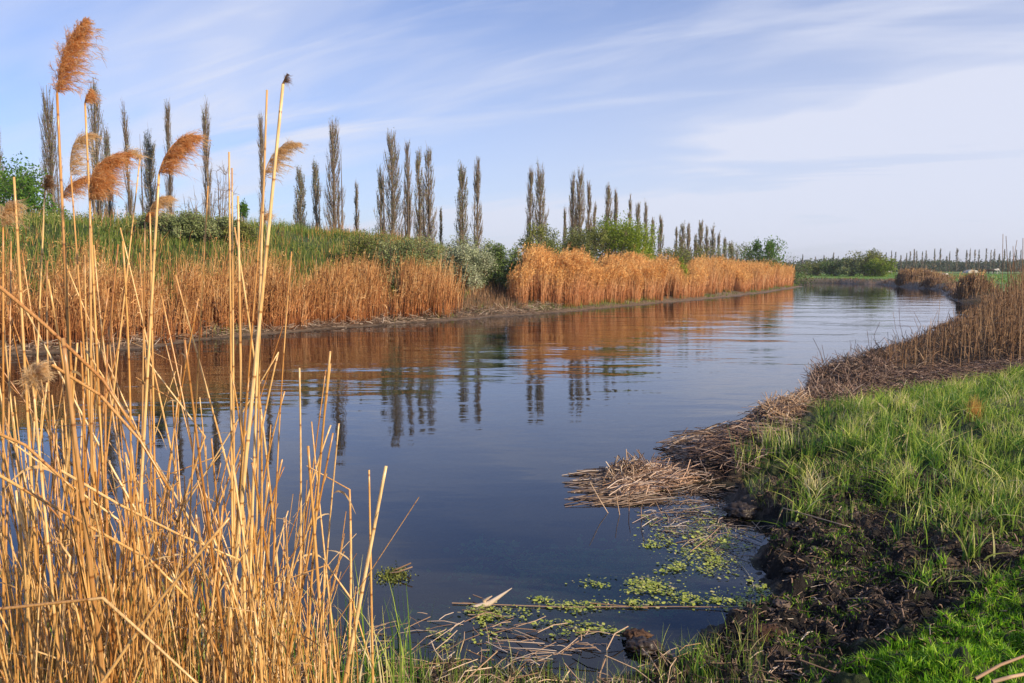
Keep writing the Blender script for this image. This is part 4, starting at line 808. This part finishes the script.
for k, (px, py) in enumerate([(1018, 492), (1024, 478)][:1]):
    c = Wp(px, py, gz(*Wp(px, py, .35)[:2])); t = np.linspace(0, 1, 6); A = Acc()
    for j in range(16):
        a = rng.uniform(0, 6.28); l = rng.uniform(.10, .2); st = np.stack([np.cos(a) * l * t, np.sin(a) * l * t, .17 * t - .08 * t ** 2], -1); A.add(ribbons(st[None], .003)); m = 26; q = rng.random(m); b = st[0] + (st[-1] - st[0]) * q[:, None] + np.array([0, 0, 1]) * (.02 * np.sin(q * 3.1))[:, None]
        sd2 = np.where(rng.random(m) < .5, -1, 1); d = np.stack([-np.sin(a) * sd2, np.cos(a) * sd2, rng.uniform(0, .5, m)], -1) * (.035 * (1.1 - q))[:, None]; A.add(ribbons(np.stack([b, b + d * .5, b + d], 1), np.array([[.006, .008, .002]])))
    tag(A.build('feathery_plant', MT['greyplant'], None, False, None), 'feathery grey white leafed plant at the right edge of the tall grass', 'plant')

# clods of mud and turf
def clod(px, py, s, label, zc, brown, z=.0, group='mud clods at the water edge'):
    c = Wp(px, py, z); n1, n2 = 48, 32; u, v = np.meshgrid(np.linspace(0, 2 * math.pi, n1, endpoint=False), np.linspace(0, math.pi, n2), indexing='ij'); d = np.stack([np.cos(u) * np.sin(v), np.sin(u) * np.sin(v), np.cos(v)], -1)
    o1 = rng.random() * 50; rr = 1 + .9 * (fbm(d[..., 0] * 2.2 + o1, d[..., 1] * 2.2 + d[..., 2] * 1.7, 4) - .5) + .5 * (fbm(d[..., 0] * 7 + o1, d[..., 1] * 9 - d[..., 2] * 8, 2) - .5)
    rr = rr + .45 * np.abs(fbm(d[..., 0] * 13 + o1, d[..., 1] * 13 + d[..., 2] * 11, 3) - .5); V = d * rr[..., None] * np.array([1.25, 1, .55]) * s; i = np.arange(n1 * n2).reshape(n1, n2); j = np.roll(i, -1, 0); Qd = np.stack([i[:, :-1], i[:, 1:], j[:, 1:], j[:, :-1]], -1).reshape(-1, 4)
    o = mesh('mud_clod', V, Qd, brown, None, np.full(n1 * n2, rng.random()), smooth=True); g = max(gz(c[0], c[1]), -.03) if zc is None else zc; o.location = (c[0], c[1], g + s * .2); return tag(o, label, 'mud clod', group)
mudm = vary('wet_mud', [(0, (.012, .009, .008)), (.5, (.04, .028, .022)), (1, (.14, .10, .075))], .5, 0, .5, noise=(22, .6)); brm = vary('reddish_mud', [(0, (.02, .012, .009)), (.5, (.06, .033, .022)), (1, (.16, .10, .065))], .8, 0, .15, noise=(30, .7))
clod(645, 650, .065, 'large dark turf clod rising from the water near the bottom', 0.0, mudm); clod(636, 640, .05, 'small clod leaning on the left of the large turf clod', .01, brm); clod(768, 640, .06, 'reddish brown clod at the corner of the muddy shore', None, brm, .1); clod(752, 648, .06, 'small reddish clod left of the larger reddish one', None, brm, .08)
clod(742, 512, .10, 'flat dark clod jutting into the small inlet', .01, mudm, .03); clod(762, 622, .03, 'pebble sized clod in the water by the reddish clod', -.005, brm)
for k in range(16):
    px, py = rng.uniform(752, 900), rng.uniform(505, 645)
    if shore(*[np.array([v]) for v in Wp(px, py, .1)[:2]])[0][0] < .05: continue
    clod(px, py, rng.uniform(.015, .038), 'lump of dark mud on the right shore between water and green grass', None, mudm, .15, 'dark mud lumps on the right shore')

# floating and leaning single stalks
def stalk(pts3, r, label, name='reed_stalk', mat='stem', cat='reed stalk', group=None, parts=None, sides=7):
    pts3 = np.array(pts3, float); seg = np.concatenate([[0], np.cumsum(np.linalg.norm(np.diff(pts3, axis=0), axis=1))]); s = np.linspace(0, seg[-1], max(8, int(seg[-1] / .09))); s = np.unique(np.concatenate([s, seg])); P = np.stack([np.interp(s, seg, pts3[:, k]) for k in range(3)], -1)
    A = Acc(); A.add(tubes(P[None], (r * (1 - .25 * s / seg[-1]))[None], sides, None, True)); o = A.build(name, MT[mat], None, True, pts3[0]); return tag(o, label, cat, group)
def curve(a, b, bow, k=8):
    a = np.array(a, float); b = np.array(b, float); t = np.linspace(0, 1, k)[:, None]; return a + (b - a) * t + np.array(bow) * 4 * t * (1 - t)
stalk([Wp(452, 603, .006), Wp(560, 607, .006), Wp(680, 606.5, .006), Wp(782, 608, .02)], .0035, 'long thin dark stalk floating straight across the shallows', mat='straw')
stalk([Wp(590, 603, .012), Wp(648, 608, .008)], .003, 'short pale stalk beside the long floating one', mat='palestraw')
for i, (a, b, c_) in enumerate([((612, 508), (618, 522), (622, 500)), ((630, 508), (628, 520), (626, 497))]): pass
def bent(px0, py0, pxm, pym, px1, py1, D, label, mat='palestraw', r=.0035):   # broken stalk standing in the water
    stalk([AT(px0, py0, D), AT(pxm, pym, D + .02), AT(px1, py1, D - .02)], r, label, 'broken_stalk', mat, 'reed stalk', 'broken stalks by the floating mat')
D0 = Wp(640, 515)[1]
bent(650, 516, 655, 500, 664, 519, D0, 'bent stalk forming an upside down V at the tip of the floating mat'); bent(620, 517, 617, 500, 616, 494, D0, 'upright broken stalk left of the upside down V'); bent(629, 515, 629, 498, 631, 490, D0 + .1, 'thin broken stalk between the upright one and the V'); bent(608, 513, 600, 500, 590, 482, D0 + .05, 'leaning broken stalk at the outer edge of the floating mat'); bent(642, 524, 641, 508, 645, 497, D0 - .1, 'thin stalk just left of the upside down V')
D1 = Wp(855, 532, .25)[1]
stalk([Wp(775, 528, .03), AT(783, 508, Wp(775, 528, .03)[1]), Wp(850, 527, .22)], .004, 'bent pale stalk forming a low arch on the mud by the small inlet', mat='palestraw')
for k, (a, b) in enumerate([((690, 508), (765, 532)), ((700, 512), (745, 520)), ((712, 516), (762, 540)), ((690, 552), (722, 525))]): stalk([Wp(*a, .01), Wp((a[0] + b[0]) / 2, (a[1] + b[1]) / 2 + 1, .012), Wp(*b, .008)], .0035, ['dark stalk slanting across the top of the small inlet', 'short dark stalk in the small inlet, topmost', 'dark stalk lying lowest of the slanting ones in the small inlet', 'pale twig lying across the weed in the small inlet'][k], 'floating_stalk', 'darkstraw' if k < 3 else 'palestraw', 'reed stalk')
th = np.linspace(-1.2, 1.3, 10); c0 = Wp(728, 570, .01); stalk([(c0[0] + .13 * math.cos(t) - .02, c0[1] + .42 * math.sin(t) * 1.0, .01) for t in th], .0022, 'thin dark stem curving in a wide arc over the inlet weed', 'curved_stem', 'scum', 'reed stalk')
# floating bit of broken reed with leaves
root = empty('broken_reed_tip', tuple(Wp(478, 606))); tag(root, 'broken reed tip with a pointed leaf sheath sticking out of the shallows', 'broken reed'); o0 = Wp(478, 606)
def rel(px, py, D): return AT(px, py, D) - o0
Dq = Wp(478, 606)[1]; A = Acc(); A.add(tubes(np.array([rel(470, 608, Dq), rel(490, 603, Dq), rel(512, 588, Dq)])[None], np.array([[.012, .016, .002]]), 6)); A.add(tubes(np.array([rel(486, 612, Dq + .02), rel(484, 600, Dq), rel(492, 596, Dq)])[None], np.array([[.010, .012, .004]]), 6)); A.build('sheath', MT['palestraw'], root, True)
A = Acc(); A.add(tubes(np.array([[rel(430, 598, Dq + .15), rel(452, 602, Dq + .08), rel(480, 604, Dq)], [rel(473, 595, Dq + .1), rel(484, 599, Dq + .03), rel(494, 601, Dq)], [rel(420, 616, Dq + .02), rel(455, 612, Dq), rel(486, 610, Dq)]]), .004, 5)); A.build('stalk', MT['palestraw'], root, True)
root = empty('drifting_weed', tuple(Wp(393, 577))); tag(root, 'drifting clump of yellow weed and twigs alone on the dark water left of centre', 'drifting weed'); o0 = Wp(393, 577); Dq = o0[1]
A = Acc(); A.add(tubes(np.array([[rel(374, 578, Dq + .1), rel(390, 572, Dq + .1), rel(411, 563, Dq + .1)], [rel(374, 590, Dq), rel(376, 584, Dq), rel(374, 578, Dq)], [rel(380, 574, Dq + .12), rel(398, 572, Dq), rel(412, 567, Dq)]]), .005, 5)); A.build('twigs', MT['palestraw'], root, True)
q = rng.standard_normal((600, 3)) * np.array([.05, .06, .004]) + np.array([0, .02, .004]); A = Acc(); A.add(leaves(q, .018, asp=.6)); A.build('weed_leaves', MT['leafolive'], root)

# thin twigs and stems standing on the right shore
def AG(px, pyb, z=.2): return Wp(px, pyb, max(gz(*Wp(px, pyb, z)[:2]), 0))
tw = [((829, 372), (819, 350), (813, 338)), ((829, 372), (824, 355), (822, 345)), ((873, 362), (869, 345), (867, 330)), ((880, 360), (874, 335), (880, 322)), ((904, 352), (896, 330), (893, 312)), ((908, 352), (900, 325), (899, 308)), ((915, 350), (921, 325), (914, 312)),
      ((926, 352), (918, 328), (914, 318)), ((934, 350), (930, 330), (938, 310)), ((940, 350), (938, 325), (940, 300)), ((944, 348), (945, 325), (950, 308)), ((948, 352), (955, 330), (953, 305)), ((1003, 352), (1002, 290), (1003, 234)), ((1008, 352), (1009, 290), (1006, 236)),
      ((1012, 345), (1010, 280), (1017, 240)), ((1018, 350), (1014, 290), (1013, 246)), ((1030, 360), (1022, 300), (1023, 238)), ((1022, 352), (1017, 300), (1014, 262)), ((888, 352), (893, 348), (912, 340)), ((958, 356), (975, 365), (1000, 372))]
for k, (b, m_, t_) in enumerate(tw):
    g = AG(*b); D = g[1]
    lab = {0: 'thin curved dark twig rising alone from the debris heap over the water', 1: 'shorter twig beside the curved dark twig on the debris heap', 12: 'tallest thin reed at the right edge, standing above the horizon', 13: 'second tall thin reed at the right edge, close to the tallest'}.get(k)
    lab = lab or ('tall pale reed leaning in the group at the right edge' if 14 <= k <= 17 else 'thin bare reed stem standing in the brown reeds at the right shore')
    stalk([g - np.array([0, 0, .05]), AT(*m_, D), AT(*t_, D)], .0042 if k < 12 else .007, lab, 'bare_reed', 'brownreed' if k != 0 else 'darkstraw', 'reed', None if k in (0, 1, 12, 13) else ('tall pale reeds at the right edge' if 14 <= k <= 17 else 'thin bare stems over the right shore'), sides=5)
# two fallen stalks in the corner
stalk([Wp(975, 679, .5), Wp(1000, 665, .52), Wp(1040, 650, .54)], .006, 'upper of two fallen straw stalks on the green grass in the bottom right corner', 'fallen_stalk', 'palestraw'); stalk([Wp(992, 682, .48), Wp(1010, 677, .5), Wp(1035, 672, .5)], .007, 'lower and thicker of two fallen straw stalks in the bottom right corner', 'fallen_stalk', 'palestraw')
stalk([Wp(800, 660, .25), Wp(830, 671, .25), Wp(842, 674, .25)], .004, 'pale stalk lying on the mud left of the vivid grass', 'fallen_stalk', 'palestraw')

# ------------------------------------------------------------------ foreground reeds
def reed_path(p_low, p_top, bow=0.0, kink=None, K=22):
    """stem from the ground through p_low to p_top"""
    p_low = np.array(p_low, float); p_top = np.array(p_top, float)
    d = p_top - p_low; g = gz(p_low[0], p_low[1]); ext = (p_low[2] - g + .03) / max(d[2], .15); ext = min(ext, 1.2)
    b = p_low - d * ext * np.array([.6, .6, 1]); b[2] = max(gz(b[0], b[1]), -.35) - .02
    t = np.linspace(0, 1, K)[:, None]; P = b + (p_top - b) * t; side = norm(np.cross(p_top - b, [0, 1., 0]))
    P = P + side * bow * (4 * t * (1 - t)); return P
LEAFP = .3
def reed(P, r, label, group=None, plume=None, leaf=0, name='reed'):
    L = np.linalg.norm(P[-1] - P[0]); K = len(P); t = np.linspace(0, 1, K); rad_ = r * (1 - .42 * t); base = P[0].copy(); Pl = P - base
    V = Acc(); V.add(tubes(Pl[None], rad_[None], 8, np.array([0.0]), True))
    if plume is None and leaf == 0:
        o = V.build(name, MT['stem'], None, True); o.location = tuple(base); return tag(o, label, 'reed', group)
    root = empty(name, tuple(base)); tag(root, label, 'reed', group); V.build('stem', MT['stem'], root, True)
    for j in range(leaf):
        f = rng.uniform(.35, .9); b = Pl[int(f * (K - 1))]; a = rng.choice([0, math.pi]) + rng.normal(0, .6); ll = rng.uniform(.08, .26); s = np.linspace(0, 1, 7)
        d = np.array([math.cos(a), math.sin(a) * .6, 0]); q = b + d * (ll * s)[:, None] * .75 + np.array([0, 0, 1]) * (ll * (.7 * s - rng.uniform(.4, 1.3) * s ** 2))[:, None]
        A = Acc(); A.add(ribbons(q[None], np.array([[.006, .009, .009, .008, .006, .004, .001]]) * rng.uniform(.5, 1.1))); A.build('leaf', MT['dryleaf'], root)
    if plume:
        axis_pts, width, mat, nh, fluff = plume; axis_pts = np.array(axis_pts) - base; n0 = len(axis_pts); s = np.linspace(0, 1, 12); AX = np.stack([np.interp(s, np.linspace(0, 1, n0), axis_pts[:, k]) for k in range(3)], -1)
        for _ in range(2): AX[1:-1] = (AX[:-2] + AX[1:-1] * 2 + AX[2:]) / 4
        LA = np.linalg.norm(np.diff(AX, axis=0), axis=1).sum(); A = Acc(); A.add(tubes(AX[None], (r * .5 * (1 - s * .85))[None], 5))
        nh = int(nh * 1.7); nb = int(90 + nh / 40); u = rng.random(nb) ** .85; i0 = np.clip((u * 11).astype(int), 0, 10); fr = (u * 11 - i0)[:, None]; b = AX[i0] * (1 - fr) + AX[i0 + 1] * fr; ta = norm(AX[i0 + 1] - AX[i0])
        out_ = rng.standard_normal((nb, 3)) * np.array([.7, .8, .5]) + np.array([.45 * fluff, 0, .15]); wl = width * (.10 + 1.15 * np.minimum(1, .45 + u * 2.2) * (1 - u) ** .6) * rng.uniform(.5, 1.1, nb) * (1 + .7 * (rng.random(nb) < .15))
        d = norm(ta * .55 + norm(out_) * .75 + np.array([.75, 0, .0]) * fluff); tt = np.linspace(0, 1, 6)[None, :, None]
        BP = b[:, None] + d[:, None] * wl[:, None, None] * tt; BP[..., 2] -= (wl[:, None] * .28 * tt[..., 0] ** 2); BP[..., 0] += (wl[:, None] * .25 * fluff * tt[..., 0] ** 2)
        A.add(ribbons(BP, .0013 * np.array([[1, 1, .9, .8, .6, .3]]), np.clip(rng.normal(.35, .15, nb), 0, 1)))
        k = rng.integers(0, nb, nh); v = rng.random(nh) ** .8 * 5; j0 = np.clip(v.astype(int), 0, 4); fr = (v - j0)[:, None]; hb = BP[k, j0] * (1 - fr) + BP[k, j0 + 1] * fr; bd = norm(BP[k, -1] - BP[k, 0]); hd = norm(bd + rng.standard_normal((nh, 3)) * .5 + np.array([.25, 0, -.1]) * fluff); hl = rng.uniform(.008, .026, nh) * np.clip(wl[k] / width, .25, 1)
        HP = hb[:, None] + hd[:, None] * hl[:, None, None] * np.linspace(0, 1, 3)[None, :, None]; HP[..., 2] -= hl[:, None] * .2 * np.linspace(0, 1, 3)[None] ** 2
        A.add(ribbons(HP, .0008 * np.array([[.7, 1, .35]]), np.clip(rng.normal(.5, .28, nh), 0, 1), rng.standard_normal((nh, 3)))); A.build('plume', MT[mat], root)
    return root
def px_reed(low, top, D, r, label, group=None, dD=0.0, bow=0, plume=None, leaf=0):
    P = reed_path(AT(*low, D), AT(*top, D + dD), bow)
    pl = None
    if plume:
        pts_, width, mat, nh, fluff = plume; pl = ([P[-1]] + [AT(a, b, D + dD + .01 * i) for i, (a, b) in enumerate(pts_)], width, mat, nh, fluff)
    return reed(P, r, label, group, pl, leaf)
px_reed((72, 420), (57, 94), 2.4, .0066, 'tallest foreground reed with a large upright orange brown plume', plume=([(60, 72), (66, 48), (76, 30), (85, 20)], .062, 'plume', 9000, .55))
px_reed((100, 420), (85, 103), 2.5, .0050, 'slim reed with a tiny plume just right of the tallest reed', plume=([(86, 97), (90, 90)], .03, 'plume', 700, .8))
px_reed((92, 420), (71, 176), 2.7, .0045, 'reed with a loose pale plume arching right between the two slimmest tall stems', plume=([(70, 158), (74, 142), (84, 134), (95, 136)], .045, 'paleplume', 2600, .8))
px_reed((74, 400), (62, 200), 2.8, .0045, 'short reed with a pale ragged plume below the largest plume', plume=([(66, 188), (76, 180), (88, 178)], .05, 'plume', 2400, .7))
px_reed((85, 420), (90, 200), 2.3, .0055, 'reed bearing the wide dark orange plume swept right over the mound', plume=([(89, 184), (96, 166), (110, 156), (128, 153)], .062, 'plume', 7500, .95))
px_reed((95, 420), (140, 158), 2.6, .0035, 'reed with a thin wispy plume tip right of the wide dark orange one', plume=([(126, 150), (138, 158)], .03, 'paleplume', 500, .9))
px_reed((132, 420), (159, 174), 2.35, .0058, 'leaning reed with a full orange plume above the middle of the mound', plume=([(163, 160), (172, 145), (183, 136), (196, 137)], .055, 'plume', 6000, .95))
px_reed((150, 400), (150, 212), 2.6, .0045, 'reed with a small faded plume under the full orange plume', plume=([(152, 204), (160, 198), (170, 198)], .038, 'paleplume', 1800, .9))
px_reed((135, 400), (145, 222), 2.7, .0040, 'short reed with a small brown tuft left of the faded plume', plume=([(147, 214), (153, 208)], .02, 'plume', 500, .9))
px_reed((232, 420), (264, 178), 2.5, .0042, 'reed with a one-sided pale drooping plume beside the thick leaning stem', plume=([(267, 165), (274, 152), (286, 144), (298, 144)], .05, 'paleplume', 2800, .9))
px_reed((-5, 420), (3, 226), 2.5, .005, 'reed with a pale plume cut by the left edge of the photo', plume=([(2, 214), (6, 206), (12, 203)], .045, 'paleplume', 2600, .6))
px_reed((22, 400), (45, 190), 2.7, .0045, 'reed with a small dark brown plume at the left above the green tree', plume=([(46, 184), (48, 176)], .026, 'darkplume', 900, .3))
px_reed((236, 420), (283, 84), 2.3, .0075, 'thick long reed leaning right with a small dark tuft, high above the mound', plume=([(285, 79), (287, 74)], .010, 'darkplume', 160, .6), leaf=1)
px_reed((250, 420), (267, 90), 2.45, .0052, 'tall plumeless reed rising just left of the thick leaning one')
px_reed((252, 400), (262, 222), 2.6, .0040, 'thin reed with a small faded tuft beside the thick leaning stem', plume=([(264, 216), (269, 213)], .022, 'paleplume', 500, .6))
px_reed((45, 395), (33, 384), 2.0, .005, 'reed stub with a cream plume hanging low in front of the water at the left', plume=([(30, 380), (35, 371), (43, 366)], .04, 'paleplume', 2600, .3))
for (lo, to, D, r, lb) in [((28, 420), (14, 177), 2.5, .0058, 'cleanly cut bare reed leaning left below the green tree'), ((229, 420), (229, 152), 2.5, .0048, 'straight bare reed, left of a close pair in the middle of the stand'), ((231, 420), (232, 168), 2.6, .0042, 'straight bare reed, right of a close pair in the middle of the stand'),
        ((239, 400), (238, 196), 2.5, .006, 'thicker cut reed just right of the close straight pair'), ((186, 420), (208, 186), 2.7, .0036, 'thin lone reed leaning right over the mound'), ((100, 600), (63, 338), 1.9, .0085, 'thickest upright cut reed in the left part of the stand'),
        ((335, 683), (386, 466), 2.2, .0075, 'thick leaning reed stub at the right end of the stand'), ((373, 683), (369, 470), 2.4, .0048, 'thin upright stub beside the thick leaning one'), ((325, 640), (308, 446), 2.2, .0062, 'cut reed standing at the right side above the open water'),
        ((289, 600), (333, 433), 2.4, .0045, 'thin broken reed slanting right over the open water')]:
    px_reed(lo, to, D, r, lb, leaf=0)
def kinked(pts_, D, r, label, dd=0):
    q = [AT(a, b, D + i * dd) for i, (a, b) in enumerate(pts_)]; stalk(q, r, label, 'broken_reed', 'stem', 'reed', sides=8)
kinked([(-30, 262), (45, 325), (103, 380), (135, 430)], 2.0, .0052, 'fallen reed slanting down from the left edge across the stand'); kinked([(52, 365), (100, 395), (140, 440), (170, 490)], 2.1, .0045, 'broken reed slanting below the fallen one near the middle left')
kinked([(-20, 611), (103, 598), (150, 640), (215, 700)], 1.7, .0042, 'reed snapped over horizontally near the bottom left'); kinked([(90, 700), (160, 600), (229, 518)], 1.75, .0042, 'reed lying diagonally up to the right across the lower stand')
kinked([(270, 585), (327, 565), (352, 600), (370, 660)], 2.3, .0035, 'thin snapped reed arching low at the right end of the stand'); kinked([(-10, 470), (60, 510), (150, 560), (190, 600)], 2.0, .0042, 'broken reed slanting down through the lower left'); kinked([(60, 470), (120, 505), (180, 535), (240, 560)], 2.2, .004, 'broken reed sloping gently right through the stand'); kinked([(-10, 430), (25, 445), (75, 490)], 1.9, .0042, 'short broken reed slanting at the left edge')
# the dense stand
GRP = {'tall': ('tall bare golden reed rising above the river in the foreground stand', 'tall bare reeds of the foreground stand'), 'mid': ('cut-off golden reed of middle height in the dense foreground stand', 'middle height reeds of the foreground stand'), 'short': ('short broken reed stub low in the dense foreground stand', 'short broken reeds of the foreground stand')}
count = 0
for k in range(258):
    u = rng.random(); 
    kind = 'tall' if u < .19 else 'mid' if u < .54 else 'short'
    cl = rng.choice([30, 70, 110, 165, 235, 290], p=[.18, .2, .17, .2, .2, .05]); bx = np.clip(rng.normal(cl, 27), -25, 340)
    if kind == 'tall': ty = rng.uniform(225, 350); bx = min(bx, 285); D = rng.uniform(2.4, 3.7)
    elif kind == 'mid': ty = rng.uniform(340, 490); D = rng.uniform(2.2, 3.7)
    else: ty = rng.uniform(450, 610); D = rng.uniform(2.0, 3.6); bx = min(bx + rng.uniform(0, 30), 360)
    ln_ = 683 - ty; tx = min(bx + ln_ * rng.normal(-.03, .13 if rng.random() < .78 else .38), 300 + .22 * max(0, ty - 250) + rng.uniform(0, 12)); r = rng.uniform(.0026, .0056) * (1.1 if D < 2.3 else 1)
    P = reed_path(AT(bx, 683, D), AT(tx, ty, D + rng.normal(0, .22)), rng.normal(0, .026))
    if rng.random() < .16:
        i = int(len(P) * rng.uniform(.45, .8)); d = P[-1] - P[i]; ang_ = rng.choice([-1, 1]) * rng.uniform(.35, 1.5); c_, s_ = math.cos(ang_), math.sin(ang_); tt = np.linspace(0, 1, len(P) - i)[:, None]; P[i:] = P[i] + tt * np.array([d[0] * c_ + d[2] * s_, d[1], -d[0] * s_ + d[2] * c_]) * rng.uniform(.3, .6)
    lb, gp = GRP[kind]; reed(P, r, lb, gp, None, rng.choice([0, 1, 2], p=[.55, .3, .15])); count += 1
# beyond the largest ones the stand is one mass of thinner stems
n = 700; A = Acc(); bx = np.clip(rng.choice([20, 70, 120, 180, 240, 300], n) + rng.normal(0, 26, n), -60, 372); D = rng.uniform(1.9, 4.0, n); ty = np.where(rng.random(n) < .5, rng.uniform(570, 660, n), rng.uniform(470, 620, n)); ty = np.where(bx > 310, rng.uniform(580, 665, n), ty)
PP = []
for i in range(n):
    a = AT(bx[i], 683, D[i]); tpx = bx[i] + (683 - ty[i]) * rng.normal(0, .26); PP.append(reed_path(a, AT(tpx, ty[i], D[i] + rng.normal(0, .15)), rng.normal(0, .02), K=6))
A.add(tubes(np.array(PP), rng.uniform(.0014, .0036, n)[:, None] * np.linspace(1, .6, 6)[None], 5)); tag(A.build('reed_undergrowth', MT['stem']), 'mass of thin broken stems filling the lower part of the foreground stand', 'reeds', None, 'stuff')
x, y = pix_points(900, [(-40, 900), (-40, 640), (330, 640), (420, 660), (430, 900)], .15); n = len(x); A = Acc(); A.add(blades(x, y, ground(x, y), rng.uniform(.08, .6, n), rng.uniform(.004, .009, n), .2, 5)); tag(A.build('young_shoots', MT['grass']), 'young green shoots coming up between the foreground reeds', 'grass', None, 'stuff')

# ------------------------------------------------------------------ the air between here and the horizon
def haze(density):
    x0, x1, y0, y1, z0, z1 = -2600, 2600, -2600, 2600, -2, 26
    V = [(x, y, z) for z in (z0, z1) for x, y in ((x0, y0), (x1, y0), (x1, y1), (x0, y1))]
    m, t = newmat('haze_air'); o = t.nodes.new('ShaderNodeOutputMaterial'); v = t.nodes.new('ShaderNodeVolumePrincipled'); v.inputs['Density'].default_value = density
    v.inputs['Color'].default_value = (.86, .92, 1, 1); v.inputs['Anisotropy'].default_value = .2; t.links.new(v.outputs[0], o.inputs['Volume'])
    b = mesh('haze', V, [(0, 3, 2, 1), (4, 5, 6, 7), (0, 1, 5, 4), (1, 2, 6, 5), (2, 3, 7, 6), (3, 0, 4, 7)], m); b['kind'] = 'stuff'; b['label'] = 'thin pale haze of air over the river and fields'
haze(.0004)
